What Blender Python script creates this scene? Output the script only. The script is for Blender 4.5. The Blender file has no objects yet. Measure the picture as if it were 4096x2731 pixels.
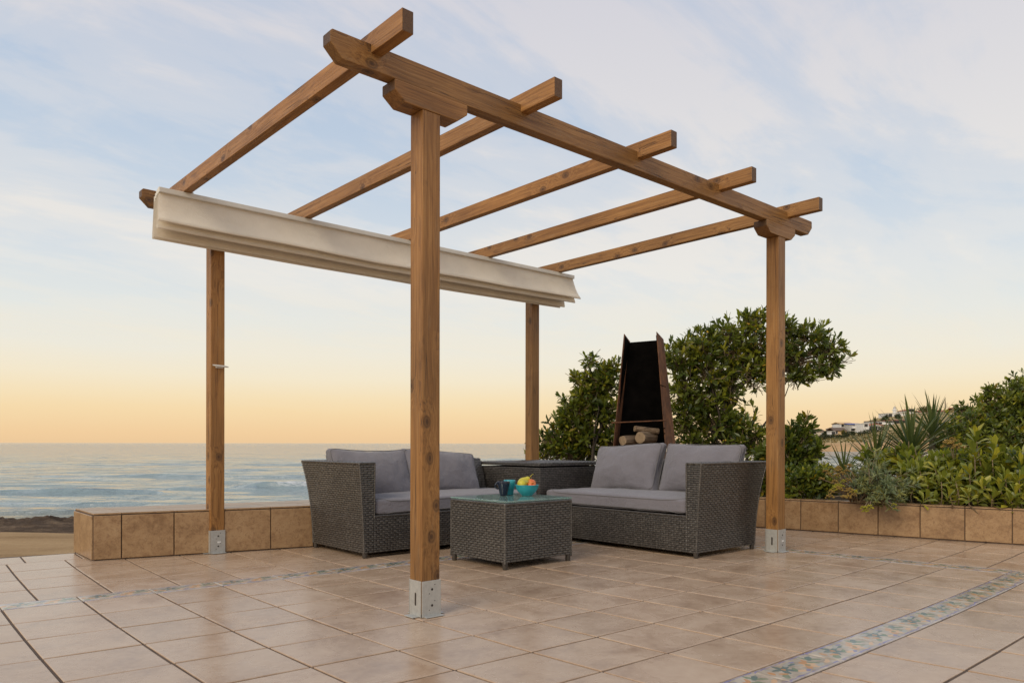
import bpy, bmesh, math, random
import numpy as np
from mathutils import Matrix, Vector, noise as mnoise

scene = bpy.context.scene
COL = scene.collection
rad = math.radians

def lin(r, g, b, a=1.0):
    f = lambda c: (c/255/12.92) if c <= 10 else ((c/255+0.055)/1.055)**2.4
    return (f(r), f(g), f(b), a)

# ------------------------------------------------------------------ camera
YAW, ROLL, FOC = 0.7251, 0.0015, 3021.58          # focal length in pixels of a 4096 px wide frame
CAM = Vector((-1.8004, -2.5932, 0.7252))
FW = Vector((math.sin(YAW), math.cos(YAW), 0)); RT = Vector((math.cos(YAW), -math.sin(YAW), 0)); UP = Vector((0, 0, 1))
R2 = RT*math.cos(ROLL) + UP*math.sin(ROLL); U2 = UP*math.cos(ROLL) - RT*math.sin(ROLL)
cam_d = bpy.data.cameras.new("camera"); cam = bpy.data.objects.new("camera", cam_d); COL.objects.link(cam)
cam.matrix_world = Matrix(((R2.x, U2.x, -FW.x, CAM.x), (R2.y, U2.y, -FW.y, CAM.y), (R2.z, U2.z, -FW.z, CAM.z), (0, 0, 0, 1)))
cam_d.sensor_width = 36.0; cam_d.lens = FOC/4096*36.0; cam_d.shift_y = (1773.07-1365.5)/4096
cam_d.clip_start = 0.05; cam_d.clip_end = 120000
scene.camera = cam

def at(u, v, t):
    """the point of the place seen at photograph pixel (u, v), t metres ahead"""
    return CAM + (FW + R2*((u-2048)/FOC) - U2*((v-1773.07)/FOC))*t
def loc_at(a, t, z):
    p = CAM + FW*t + RT*a
    return Vector((p.x, p.y, z))

# ------------------------------------------------------------------ world, sun, exposure
SUN_AZ = YAW + rad(-146)      # azimuth of the sun measured like YAW (from +Y towards +X): behind the left shoulder
SUN_EL = rad(32)
world = bpy.data.worlds.new("World"); scene.world = world; world.use_nodes = True

class NT:
    def __init__(s, tree): s.t = tree; s.n = tree.nodes; s.l = tree.links
    def node(s, typ, ins=None, **kw):
        n = s.n.new(typ)
        for k, v in kw.items(): setattr(n, k, v)
        for k, v in (ins or {}).items():
            sk = n.inputs[k]
            if hasattr(v, 'is_linked') or isinstance(v, bpy.types.NodeSocket): s.l.new(v, sk)
            else: sk.default_value = v
        return n
    def math(s, op, a, b=0.0, c=0.0, clamp=False):
        n = s.node('ShaderNodeMath', {0: a, 1: b, 2: c}, operation=op); n.use_clamp = clamp; return n.outputs[0]
    def vmath(s, op, a, b=(0, 0, 0)):
        return s.node('ShaderNodeVectorMath', {0: a, 1: b}, operation=op)
    def mix(s, f, a, b, bt='MIX'):
        n = s.n.new('ShaderNodeMix'); n.data_type = 'RGBA'; n.blend_type = bt
        for i, v in ((0, f), (6, a), (7, b)):
            if isinstance(v, bpy.types.NodeSocket): s.l.new(v, n.inputs[i])
            else: n.inputs[i].default_value = v
        return n.outputs[2]
    def ramp(s, f, stops, interp='LINEAR'):
        n = s.n.new('ShaderNodeValToRGB'); n.color_ramp.interpolation = interp
        e = n.color_ramp.elements
        while len(e) < len(stops): e.new(0.5)
        for i, (p, c) in enumerate(stops):
            e[i].position = p; e[i].color = c if len(c) == 4 else (*c, 1)
        s.l.new(f, n.inputs[0]); return n.outputs[0]
    def noise(s, vec, scale=5, detail=4, rough=0.5, dist=0.0, out=0):
        n = s.node('ShaderNodeTexNoise', {'Vector': vec, 'Scale': scale, 'Detail': detail, 'Roughness': rough, 'Distortion': dist})
        return n.outputs[out]
    def mapping(s, vec, loc=(0, 0, 0), rot=(0, 0, 0), scale=(1, 1, 1)):
        n = s.node('ShaderNodeMapping', {'Vector': vec, 'Location': loc, 'Rotation': rot, 'Scale': scale}); return n.outputs[0]
G = lambda v: (v, v, v, 1)

wt = NT(world.node_tree); wt.n.clear()
tc = wt.node('ShaderNodeTexCoord').outputs['Generated']
sep = wt.node('ShaderNodeSeparateXYZ', {0: tc})
elev = wt.math('MAXIMUM', sep.outputs[2], 0.0)
grad = wt.ramp(elev, [(0.0, lin(242, 205, 158)), (0.012, lin(247, 210, 161)), (0.041, lin(251, 222, 174)), (0.060, lin(251, 229, 188)), (0.082, lin(249, 236, 208)),
                      (0.112, lin(243, 238, 223)), (0.155, lin(233, 236, 232)), (0.22, lin(221, 228, 233)), (0.30, lin(203, 216, 230)), (0.40, lin(188, 205, 226)),
                      (0.52, lin(179, 197, 222)), (1.0, lin(196, 205, 220))])
inv = wt.math('DIVIDE', 1.0, wt.math('ADD', elev, 0.16))
flat = wt.node('ShaderNodeCombineXYZ', {0: wt.math('MULTIPLY', sep.outputs[0], inv), 1: wt.math('MULTIPLY', sep.outputs[1], inv), 2: 0.0}).outputs[0]
mp = wt.mapping(flat, loc=(3.1, 1.7, 0), rot=(0, 0, rad(62)), scale=(0.42, 1.0, 1))
c1 = wt.noise(mp, 1.5, 10, 0.60, 0.9)
c2 = wt.noise(wt.mapping(flat, loc=(8.4, 2.2, 0), rot=(0, 0, rad(40)), scale=(0.8, 1.5, 1)), 0.8, 6, 0.55, 0.4)
c3 = wt.noise(wt.mapping(flat, loc=(1.4, 6.2, 0), rot=(0, 0, rad(55)), scale=(0.5, 1.0, 1)), 5.5, 7, 0.62, 0.6)
cl = wt.math('ADD', wt.math('ADD', wt.math('MULTIPLY', c1, 0.50), wt.math('MULTIPLY', c2, 0.34)), wt.math('MULTIPLY', c3, 0.16))
cm = wt.ramp(cl, [(0.41, G(0)), (0.475, G(0.45)), (0.545, G(1))], 'EASE')
fade = wt.ramp(elev, [(0.02, G(0.0)), (0.10, G(0.35)), (0.22, G(1.0)), (1.0, G(0.9))])
ccol = wt.ramp(elev, [(0.0, lin(252, 226, 178)), (0.10, lin(250, 238, 212)), (0.2, lin(243, 239, 231)), (0.32, lin(236, 232, 229)), (0.50, lin(222, 219, 224)), (1.0, lin(214, 213, 219))])
cf = wt.math('MULTIPLY', wt.math('MULTIPLY', cm, fade), 0.92)
base = wt.mix(cf, grad, ccol)
nish = wt.node('ShaderNodeTexSky', sky_type='NISHITA', sun_disc=False, sun_elevation=SUN_EL, sun_rotation=SUN_AZ)
nsc = wt.mix(1.0, nish.outputs[0], (0.05, 0.05, 0.05, 1), 'MULTIPLY')
skyc = wt.mix(0.06, base, nsc)
bg = wt.node('ShaderNodeBackground', {'Color': skyc, 'Strength': 1.0})
wo = wt.node('ShaderNodeOutputWorld', {'Surface': bg.outputs[0]})

sun_d = bpy.data.lights.new("sun", 'SUN'); sun_d.energy = 2.0; sun_d.angle = rad(32); sun_d.color = (1.0, 0.87, 0.66)
sun = bpy.data.objects.new("sun", sun_d); COL.objects.link(sun)
sd = Vector((math.sin(SUN_AZ)*math.cos(SUN_EL), math.cos(SUN_AZ)*math.cos(SUN_EL), math.sin(SUN_EL)))
sun.rotation_euler = sd.to_track_quat('Z', 'Y').to_euler(); sun.location = (-8, -2, 9)

scene.view_settings.view_transform = 'Standard'; scene.view_settings.look = 'None'
scene.view_settings.exposure = 0.0; scene.view_settings.gamma = 1.0; scene.view_settings.use_curve_mapping = False
scene.render.engine = 'CYCLES'
scene.cycles.max_bounces = 8; scene.cycles.transparent_max_bounces = 8

# ------------------------------------------------------------------ mesh helpers
WM = {}
def tag(o, label=None, cat=None, group=None, kind=None):
    if label: o['label'] = label
    if cat: o['category'] = cat
    if group: o['group'] = group
    if kind: o['kind'] = kind
    return o

def link(name, data, parent=None, mw=None):
    o = bpy.data.objects.new(name, data); COL.objects.link(o)
    mw = mw if mw is not None else Matrix.Identity(4)
    if parent is not None:
        o.parent = parent; o.matrix_parent_inverse = WM[parent.name].inverted()
    o.matrix_basis = mw; WM[o.name] = mw.copy()
    return o

def thing(name, label, cat, loc=(0, 0, 0), group=None):
    o = link(name, None, None, Matrix.Translation(Vector(loc))); o.empty_display_size = 0.1
    return tag(o, label, cat, group)

def np_mesh(name, V, F, mat, smooth=False, colors=None):
    """V (n,3); F (m,4) or (m,3) int arrays, or a list of lists"""
    me = bpy.data.meshes.new(name)
    V = np.asarray(V, dtype=np.float32)
    if isinstance(F, np.ndarray):
        k = F.shape[1]; m = len(F)
        me.vertices.add(len(V)); me.vertices.foreach_set('co', V.ravel())
        me.loops.add(m*k); me.loops.foreach_set('vertex_index', F.astype(np.int32).ravel())
        me.polygons.add(m); me.polygons.foreach_set('loop_start', np.arange(0, m*k, k, dtype=np.int32))
        me.update(calc_edges=True)
    else:
        me.from_pydata([tuple(v) for v in V], [], [tuple(f) for f in F])
    if smooth:
        me.polygons.foreach_set('use_smooth', np.ones(len(me.polygons), dtype=bool))
    if colors is not None:
        at_ = me.color_attributes.new('col', 'FLOAT_COLOR', 'POINT'); at_.data.foreach_set('color', np.asarray(colors, dtype=np.float32).ravel())
    if mat: me.materials.append(mat)
    me.update(); return me

class MB:
    """collects shapes in world coordinates; build() links them as one object whose origin is its base"""
    def __init__(s): s.v = []; s.f = []
    def add(s, V, F):
        o = len(s.v); s.v += [tuple(p) for p in V]; s.f += [[i+o for i in f] for f in F]; return s
    def box(s, a, b):
        x0, y0, z0 = a; x1, y1, z1 = b
        return s.add([(x0, y0, z0), (x1, y0, z0), (x1, y1, z0), (x0, y1, z0), (x0, y0, z1), (x1, y0, z1), (x1, y1, z1), (x0, y1, z1)],
                     [[0, 3, 2, 1], [4, 5, 6, 7], [0, 1, 5, 4], [1, 2, 6, 5], [2, 3, 7, 6], [3, 0, 4, 7]])
    def hexa(s, P):
        return s.add(P, [[0, 3, 2, 1], [4, 5, 6, 7], [0, 1, 5, 4], [1, 2, 6, 5], [2, 3, 7, 6], [3, 0, 4, 7]])
    def prism(s, poly, axis, a, b):
        """poly: 2-D outline, extruded along axis from a to b"""
        def mk(p, h):
            return {'x': (h, p[0], p[1]), 'y': (p[0], h, p[1]), 'z': (p[0], p[1], h)}[axis]
        n = len(poly); V = [mk(p, a) for p in poly] + [mk(p, b) for p in poly]
        F = [list(range(n))[::-1], list(range(n, 2*n))] + [[i, (i+1) % n, n+(i+1) % n, n+i] for i in range(n)]
        return s.add(V, F)
    def tube(s, pts, r, n=6, cap=True):
        pts = [Vector(p) for p in pts]; rs = r if isinstance(r, (list, tuple)) else [r]*len(pts)
        V = []; ref = Vector((0.31, 0.17, 0.93))
        for i, p in enumerate(pts):
            d = (pts[min(i+1, len(pts)-1)]-pts[max(i-1, 0)]).normalized()
            if abs(d.dot(ref)) > 0.95: ref = Vector((0.9, 0.3, 0.1))
            a = d.cross(ref).normalized(); b = d.cross(a)
            V += [p+(a*math.cos(2*math.pi*k/n)+b*math.sin(2*math.pi*k/n))*rs[i] for k in range(n)]
        F = [[i*n+k, i*n+(k+1) % n, (i+1)*n+(k+1) % n, (i+1)*n+k] for i in range(len(pts)-1) for k in range(n)]
        if cap: F += [list(range(n))[::-1], list(range((len(pts)-1)*n, len(pts)*n))]
        return s.add(V, F)
    def lathe(s, prof, c, n=32, axis=None):
        V = []; rows = len(prof)
        M = axis if axis is not None else Matrix.Identity(3)
        for r, z in prof:
            for k in range(n):
                a = 2*math.pi*k/n; V.append(Vector(c)+M @ Vector((r*math.cos(a), r*math.sin(a), z)))
        F = [[i*n+k, i*n+(k+1) % n, (i+1)*n+(k+1) % n, (i+1)*n+k] for i in range(rows-1) for k in range(n)]
        return s.add(V, F)
    def build(s, name, mat, parent=None, smooth=False, bevel=0.0, kind=None, origin=None, fixn=False):
        V = np.array(s.v, dtype=float)
        o = Vector(origin) if origin is not None else Vector(((V[:, 0].min()+V[:, 0].max())/2, (V[:, 1].min()+V[:, 1].max())/2, V[:, 2].min()))
        me = np_mesh(name, V-np.array(o), s.f, mat, smooth)
        if bevel or fixn:
            bm = bmesh.new(); bm.from_mesh(me)
            if fixn: bmesh.ops.recalc_face_normals(bm, faces=bm.faces)
            if bevel:
                bmesh.ops.bevel(bm, geom=[e for e in bm.edges if len(e.link_faces) == 2 and e.calc_face_angle(0) > 0.35], offset=bevel, segments=2, affect='EDGES', profile=0.6, clamp_overlap=True)
            bm.to_mesh(me); bm.free()
        ob = link(name, me, parent, Matrix.Translation(o))
        if kind: ob['kind'] = kind
        return ob

def smooth_by_angle(o, ang=40):
    me = o.data; bm = bmesh.new(); bm.from_mesh(me)
    for f in bm.faces: f.smooth = True
    for e in bm.edges: e.smooth = not (len(e.link_faces) == 2 and e.calc_face_angle(0) > rad(ang))
    bm.to_mesh(me); bm.free()

# ------------------------------------------------------------------ materials
def material(name):
    m = bpy.data.materials.new(name); m.use_nodes = True
    t = NT(m.node_tree); t.n.clear()
    p = t.node('ShaderNodeBsdfPrincipled'); out = t.node('ShaderNodeOutputMaterial', {'Surface': p.outputs[0]})
    t.p = p; t.out = out
    return m, t
def setp(t, **kw):
    names = {'color': 'Base Color', 'rough': 'Roughness', 'metal': 'Metallic', 'normal': 'Normal', 'spec': 'Specular IOR Level', 'trans': 'Transmission Weight', 'sheen': 'Sheen Weight', 'coat': 'Coat Weight', 'ior': 'IOR'}
    for k, v in kw.items():
        sk = t.p.inputs[names[k]]
        if isinstance(v, bpy.types.NodeSocket): t.l.new(v, sk)
        else: sk.default_value = v
def bump(t, h, strength=0.3, dist=0.01):
    return t.node('ShaderNodeBump', {'Height': h, 'Strength': strength, 'Distance': dist}).outputs[0]
def ocoord(t, rnd=True, amount=37.0):
    c = t.node('ShaderNodeTexCoord').outputs['Object']
    if not rnd: return c
    r = t.node('ShaderNodeObjectInfo').outputs['Random']
    o = t.node('ShaderNodeCombineXYZ', {0: t.math('MULTIPLY', r, amount), 1: t.math('MULTIPLY', r, amount*1.7), 2: t.math('MULTIPLY', r, amount*0.6)}).outputs[0]
    return t.vmath('ADD', c, o).outputs[0]
def orand(t): return t.node('ShaderNodeObjectInfo').outputs['Random']

def mat_wood():
    m, t = material('stained_pine')
    c = ocoord(t)
    wob = t.noise(t.mapping(c, scale=(1.2, 3, 3)), 2.0, 3, 0.5, 0, 1)
    cw = t.vmath('ADD', c, t.vmath('MULTIPLY', t.vmath('SUBTRACT', wob, (0.5, 0.5, 0.5)).outputs[0], (0.0, 0.025, 0.025)).outputs[0]).outputs[0]
    # knots: sparse voronoi cells
    sx_ = t.node('ShaderNodeSeparateXYZ', {0: c})
    kc = t.node('ShaderNodeCombineXYZ', {0: t.math('MULTIPLY', sx_.outputs[0], 6.0), 1: t.math('MULTIPLY', t.math('ADD', sx_.outputs[1], sx_.outputs[2]), 9.0)}).outputs[0]
    kc = t.vmath('ADD', kc, t.vmath('MULTIPLY', t.vmath('SUBTRACT', wob, (0.5, 0.5, 0.5)).outputs[0], (0.25, 0.35, 0)).outputs[0]).outputs[0]
    vor = t.node('ShaderNodeTexVoronoi', {'Vector': kc, 'Scale': 1.0, 'Randomness': 1.0}, voronoi_dimensions='2D')
    pick = t.math('GREATER_THAN', t.node('ShaderNodeSeparateColor', {0: vor.outputs['Color']}).outputs[0], 0.74)
    dist = vor.outputs['Distance']
    kn = t.math('MULTIPLY', t.ramp(dist, [(0.0, G(0.95)), (0.06, G(0.8)), (0.09, G(0.45)), (0.14, G(0.7)), (0.19, G(0.12)), (0.34, G(0.0))]), pick)
    halo = t.math('MULTIPLY', t.ramp(dist, [(0.0, G(1)), (0.75, G(0.0))], 'EASE'), pick)
    grainc = t.vmath('ADD', cw, t.node('ShaderNodeCombineXYZ', {1: t.math('MULTIPLY', halo, 0.03), 2: t.math('MULTIPLY', halo, 0.03)}).outputs[0]).outputs[0]
    g1 = t.noise(t.mapping(grainc, scale=(0.55, 46, 46)), 2.2, 5, 0.62, 0.1)
    g2 = t.noise(t.mapping(grainc, scale=(4, 160, 160)), 1.4, 3, 0.5)
    g3 = t.noise(c, 2.3, 3, 0.5)
    band = t.math('ADD', t.math('MULTIPLY', g1, 0.65), t.math('MULTIPLY', g2, 0.35))
    col = t.ramp(band, [(0.34, (0.140, 0.062, 0.019, 1)), (0.45, (0.255, 0.122, 0.037, 1)), (0.55, (0.325, 0.163, 0.051, 1)), (0.68, (0.395, 0.215, 0.080, 1))])
    tone = t.ramp(g3, [(0.3, (0.78, 0.76, 0.76, 1)), (0.7, (1.12, 1.10, 1.06, 1))])
    col = t.mix(1.0, col, tone, 'MULTIPLY')
    wear = t.ramp(t.noise(t.mapping(c, scale=(1.0, 7, 7)), 3.0, 5, 0.65), [(0.60, G(0)), (0.75, G(0.30))])
    col = t.mix(wear, col, (0.36, 0.27, 0.17, 1))
    sm = t.ramp(t.noise(t.mapping(c, loc=(5, 3, 1), scale=(1.4, 5, 5)), 3.4, 4, 0.6, 0.6), [(0.60, G(0)), (0.74, G(0.55))])
    col = t.mix(sm, col, (0.10, 0.045, 0.018, 1))
    col = t.mix(kn, col, (0.055, 0.024, 0.010, 1))
    nx = t.math('ABSOLUTE', t.node('ShaderNodeSeparateXYZ', {0: t.node('ShaderNodeVectorTransform', {0: t.node('ShaderNodeNewGeometry').outputs['True Normal']}, vector_type='NORMAL', convert_from='WORLD', convert_to='OBJECT').outputs[0]}).outputs[0])
    col = t.mix(t.ramp(nx, [(0.5, G(0)), (0.9, G(0.8))]), col, (0.062, 0.032, 0.015, 1))      # end grain takes more stain
    r = t.ramp(orand(t), [(0.0, (0.80, 0.82, 0.84, 1)), (1.0, (1.02, 0.98, 0.92, 1))])
    col = t.mix(1.0, col, r, 'MULTIPLY')
    ck = t.noise(t.mapping(grainc, loc=(3, 8, 2), scale=(0.55, 26, 26)), 1.6, 2, 0.5, 0.1)
    ck = t.ramp(ck, [(0.485, G(0)), (0.4975, G(0.8)), (0.5025, G(0.8)), (0.515, G(0))])
    ck = t.math('MULTIPLY', ck, t.ramp(t.noise(t.mapping(c, loc=(1, 4, 7), scale=(1.1, 6, 6)), 1.7, 2), [(0.52, G(0)), (0.60, G(1))]))
    col = t.mix(ck, col, (0.03, 0.015, 0.008, 1))
    h = t.math('SUBTRACT', t.math('SUBTRACT', band, t.math('MULTIPLY', kn, 0.3)), t.math('MULTIPLY', ck, 0.8))
    setp(t, color=col, rough=t.ramp(g1, [(0.3, G(0.55)), (0.7, G(0.42))]), normal=bump(t, h, 0.5, 0.004), spec=0.4)
    return m

def mat_tile(name, lo, mid, hi, rough, roughvar=0.12, scale=1.0, blot=None, bumps=0.25):
    m, t = material(name)
    c = ocoord(t)
    n1 = t.noise(c, 5*scale, 8, 0.62, 0.6)
    n2 = t.noise(t.mapping(c, loc=(2, 7, 4)), 28*scale, 5, 0.65, 0.3)
    n3 = t.noise(t.mapping(c, loc=(9, 1, 4), scale=(1, 2.2, 1)), 2.2*scale, 3, 0.5)
    nn = t.math('ADD', t.math('ADD', t.math('MULTIPLY', n1, 0.5), t.math('MULTIPLY', n2, 0.28)), t.math('MULTIPLY', n3, 0.22))
    col = t.ramp(nn, [(0.36, lo), (0.49, mid), (0.63, hi)])
    if blot:
        b = t.ramp(t.noise(t.mapping(c, loc=(1, 1, 9)), 26*scale, 5, 0.72, 1.0), [(0.50, G(0)), (0.62, G(0.55))])
        col = t.mix(b, col, blot)
    tone = t.ramp(orand(t), [(0.0, (0.95, 0.945, 0.94, 1)), (1.0, (1.04, 1.04, 1.045, 1))])
    col = t.mix(1.0, col, tone, 'MULTIPLY')
    ro = t.ramp(n1, [(0.3, G(rough-roughvar/2)), (0.7, G(rough+roughvar/2))])
    hb = t.math('ADD', t.math('MULTIPLY', n1, 0.7), t.math('MULTIPLY', n2, 0.3))
    setp(t, color=col, rough=ro, normal=bump(t, hb, bumps, 0.006), spec=0.55)
    return m

def mat_simple(name, color, rough=0.6, metal=0.0, var=0.12, scale=30, bumps=0.0, spec=0.5, rnd=True, bdist=0.003):
    m, t = material(name)
    c = ocoord(t, rnd)
    n = t.noise(c, scale, 5, 0.6)
    lo = tuple(max(0, x*(1-var)) for x in color[:3])+(1,); hi = tuple(x*(1+var) for x in color[:3])+(1,)
    col = t.ramp(n, [(0.3, lo), (0.7, hi)])
    setp(t, color=col, rough=rough, metal=metal, spec=spec)
    if bumps: setp(t, normal=bump(t, n, bumps, bdist))
    return m

def mat_border():
    m, t = material('majolica_border')
    c = t.node('ShaderNodeTexCoord').outputs['Object']
    wob = t.vmath('MULTIPLY', t.vmath('SUBTRACT', t.noise(ocoord(t), 42, 3, 0.6, 0, 1), (0.5, 0.5, 0.5)).outputs[0], (0.022, 0.018, 0)).outputs[0]
    p = t.vmath('ADD', c, wob).outputs[0]
    col = t.ramp(t.noise(ocoord(t), 20, 4, 0.6), [(0.35, (0.29, 0.23, 0.17, 1)), (0.65, (0.49, 0.425, 0.35, 1))])
    teal = (0.060, 0.125, 0.125, 1); green = (0.13, 0.19, 0.11, 1); ochre = (0.50, 0.235, 0.085, 1); peach = (0.60, 0.37, 0.21, 1); blue = (0.17, 0.17, 0.32, 1); pale = (0.34, 0.34, 0.31, 1)
    E = []
    for k in range(5):
        a = k*1.2566+0.3; E.append((-0.070+0.021*math.cos(a), 0.012+0.021*math.sin(a), 0.021, 0.0085, a, teal))
    for k in range(5):
        a = k*1.2566; E.append((0.040+0.018*math.cos(a), -0.014+0.018*math.sin(a), 0.017, 0.010, a, ochre if k % 2 else peach))
    E += [(0.040, -0.014, 0.007, 0.007, 0, green), (-0.070, 0.012, 0.007, 0.007, 0, ochre), (0.112, 0.022, 0.022, 0.009, 0.5, teal), (0.122, 0.002, 0.018, 0.007, -0.6, green),
          (0.098, 0.036, 0.015, 0.006, 1.5, green), (-0.015, 0.032, 0.022, 0.007, 0.35, pale), (0.0, 0.022, 0.018, 0.005, 0.1, teal), (-0.125, -0.028, 0.020, 0.009, 0.6, green),
          (-0.112, -0.012, 0.014, 0.007, -0.5, ochre), (-0.030, -0.034, 0.019, 0.008, -0.2, peach), (-0.010, -0.040, 0.013, 0.006, 0.3, blue), (0.07, 0.018, 0.016, 0.007, 0.9, ochre), (0.082, -0.012, 0.018, 0.007, -0.9, green), (-0.04, -0.012, 0.017, 0.006, 0.7, green), (-0.105, 0.040, 0.018, 0.006, -0.3, pale), (0.13, -0.034, 0.018, 0.007, 0.4, peach), (-0.138, 0.014, 0.012, 0.008, 1.2, ochre), (0.015, 0.004, 0.014, 0.006, -0.4, pale), (0.080, -0.038, 0.021, 0.006, 0.2, pale), (0.02, 0.036, 0.012, 0.005, 0, blue)]
    for x, y, rx, ry, a, cc in E:
        q = t.node('ShaderNodeMapping', {'Vector': p, 'Location': (x, y, 0), 'Rotation': (0, 0, a), 'Scale': (rx*1.35, ry*1.4, 10.0)}, vector_type='TEXTURE').outputs[0]
        ln = t.node('ShaderNodeVectorMath', {0: q}, operation='LENGTH').outputs['Value']
        f = t.ramp(ln, [(0.82, G(0.85)), (1.0, G(0.0))])
        col = t.mix(f, col, cc)
    y = t.math('ABSOLUTE', t.node('ShaderNodeSeparateXYZ', {0: p}).outputs[1])
    ln = t.math('MULTIPLY', t.ramp(t.math('MULTIPLY', y, 10.0), [(0.52, G(0)), (0.545, G(1)), (0.60, G(1)), (0.64, G(0.15))]), t.ramp(t.noise(ocoord(t), 26, 3, 0.7), [(0.38, G(0.1)), (0.58, G(0.75))]))
    col = t.mix(ln, col, (0.13, 0.12, 0.33, 1))
    scuff = t.ramp(t.noise(ocoord(t), 9, 6, 0.7), [(0.55, G(0)), (0.7, G(0.35))])
    col = t.mix(scuff, col, (0.55, 0.48, 0.41, 1))
    setp(t, color=col, rough=0.22, normal=bump(t, t.noise(ocoord(t), 30, 4), 0.12, 0.003))
    return m

def mat_attr_leaf(name, rough=0.38, transl=0.30, bscale=60):
    m, t = material(name)
    col = t.node('ShaderNodeAttribute', attribute_name='col').outputs['Color']
    c = t.node('ShaderNodeTexCoord').outputs['Object']
    col = t.mix(1.0, col, t.ramp(t.noise(c, bscale, 3, 0.6), [(0.3, (0.80, 0.82, 0.8, 1)), (0.7, (1.18, 1.15, 1.1, 1))]), 'MULTIPLY')
    setp(t, color=col, rough=rough, spec=0.5)
    tr = t.node('ShaderNodeBsdfTranslucent', {'Color': t.mix(1.0, col, (1.3, 1.35, 0.7, 1), 'MULTIPLY')})
    mx = t.node('ShaderNodeMixShader', {0: transl, 1: t.p.outputs[0], 2: tr.outputs[0]})
    t.l.new(mx.outputs[0], t.out.inputs['Surface'])
    return m

def mat_random_leaf(name, a, b, c_, rough=0.4):
    """leaves that are objects: colour differs from leaf to leaf"""
    m, t = material(name)
    col = t.ramp(orand(t), [(0.0, a), (0.55, b), (1.0, c_)])
    n = t.noise(t.mapping(ocoord(t), scale=(60, 3, 20)), 2, 3)
    col = t.mix(1.0, col, t.ramp(n, [(0.3, (0.8, 0.82, 0.8, 1)), (0.7, (1.2, 1.18, 1.1, 1))]), 'MULTIPLY')
    setp(t, color=col, rough=rough)
    tr = t.node('ShaderNodeBsdfTranslucent', {'Color': t.mix(1.0, col, (1.3, 1.35, 0.7, 1), 'MULTIPLY')})
    mx = t.node('ShaderNodeMixShader', {0: 0.25, 1: t.p.outputs[0], 2: tr.outputs[0]})
    t.l.new(mx.outputs[0], t.out.inputs['Surface'])
    return m

def mat_fabric(name, color, var=0.1, weave=700, transl=0.0, folds=0.0):
    m, t = material(name)
    c = ocoord(t)
    n = t.noise(c, 6, 5, 0.6)
    lo = tuple(x*(1-var) for x in color[:3])+(1,); hi = tuple(x*(1+var) for x in color[:3])+(1,)
    col = t.ramp(n, [(0.3, lo), (0.7, hi)])
    w = t.noise(c, weave, 2, 0.6)
    h = t.math('ADD', t.math('MULTIPLY', w, 0.25), t.math('MULTIPLY', t.noise(t.mapping(c, scale=(1, 1, 1.6)), 9, 4, 0.55, 0.8), folds))
    setp(t, color=col, rough=0.9, spec=0.2, sheen=0.25, normal=bump(t, h, 0.55, (0.022 if folds > 1 else 0.012) if folds else 0.003))
    if transl:
        tr = t.node('ShaderNodeBsdfTranslucent', {'Color': col})
        mx = t.node('ShaderNodeMixShader', {0: transl, 1: t.p.outputs[0], 2: tr.outputs[0]})
        t.l.new(mx.outputs[0], t.out.inputs['Surface'])
    return m

def mat_wicker():
    m, t = material('woven_resin')
    c = ocoord(t)
    n = t.noise(c, 55, 3, 0.6); n2 = t.noise(c, 4, 3, 0.5)
    col = t.ramp(n, [(0.3, (0.034, 0.030, 0.027, 1)), (0.5, (0.060, 0.053, 0.048, 1)), (0.72, (0.112, 0.100, 0.090, 1))])
    col = t.mix(1.0, col, t.ramp(n2, [(0.3, G(0.85)), (0.7, G(1.15))]), 'MULTIPLY')
    setp(t, color=col, rough=0.30, spec=0.75)
    return m

def mat_rust():
    m, t = material('rusty_steel')
    c = ocoord(t)
    n = t.noise(c, 7, 8, 0.65, 0.4); n2 = t.noise(t.mapping(c, scale=(6, 6, 0.7)), 5, 4, 0.6)
    col = t.ramp(n, [(0.3, (0.055, 0.024, 0.012, 1)), (0.5, (0.155, 0.062, 0.026, 1)), (0.7, (0.27, 0.115, 0.048, 1))])
    col = t.mix(t.ramp(n2, [(0.5, G(0)), (0.7, G(0.6))]), col, (0.05, 0.03, 0.02, 1))
    setp(t, color=col, rough=0.75, normal=bump(t, n, 0.3, 0.004))
    return m

def mat_sea():
    m, t = material('sea_water')
    c = t.node('ShaderNodeTexCoord').outputs['Object']
    # object axes: x across, y away from the beach
    f3 = t.noise(t.mapping(c, scale=(0.25, 1.0, 1)), 0.03, 4, 0.6)
    h = t.noise(t.mapping(c, rot=(0, 0, 0.2), scale=(0.55, 1.0, 1)), 0.24, 7, 0.56, 0.15)
    foam = t.node('ShaderNodeAttribute', attribute_name='col').outputs['Color']
    fs = t.node('ShaderNodeSeparateColor', {0: foam})
    lace = t.noise(t.mapping(c, scale=(0.5, 1, 1)), 3.5, 6, 0.7, 0.5)
    fm = t.math('MULTIPLY', fs.outputs[0], t.ramp(lace, [(0.36, G(0.1)), (0.56, G(1))]), clamp=True)
    deep = t.ramp(f3, [(0.35, (0.20, 0.265, 0.285, 1)), (0.65, (0.235, 0.30, 0.32, 1))])
    deep = t.mix(fs.outputs[1], deep, (0.15, 0.15, 0.12, 1))
    col = t.mix(fm, deep, (0.72, 0.72, 0.72, 1))
    rough = t.math('ADD', 0.06, t.math('MULTIPLY', fm, 0.7))
    setp(t, color=col, rough=rough, normal=bump(t, h, 1.0, 2.4), ior=1.33, spec=0.20)
    return m

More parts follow.
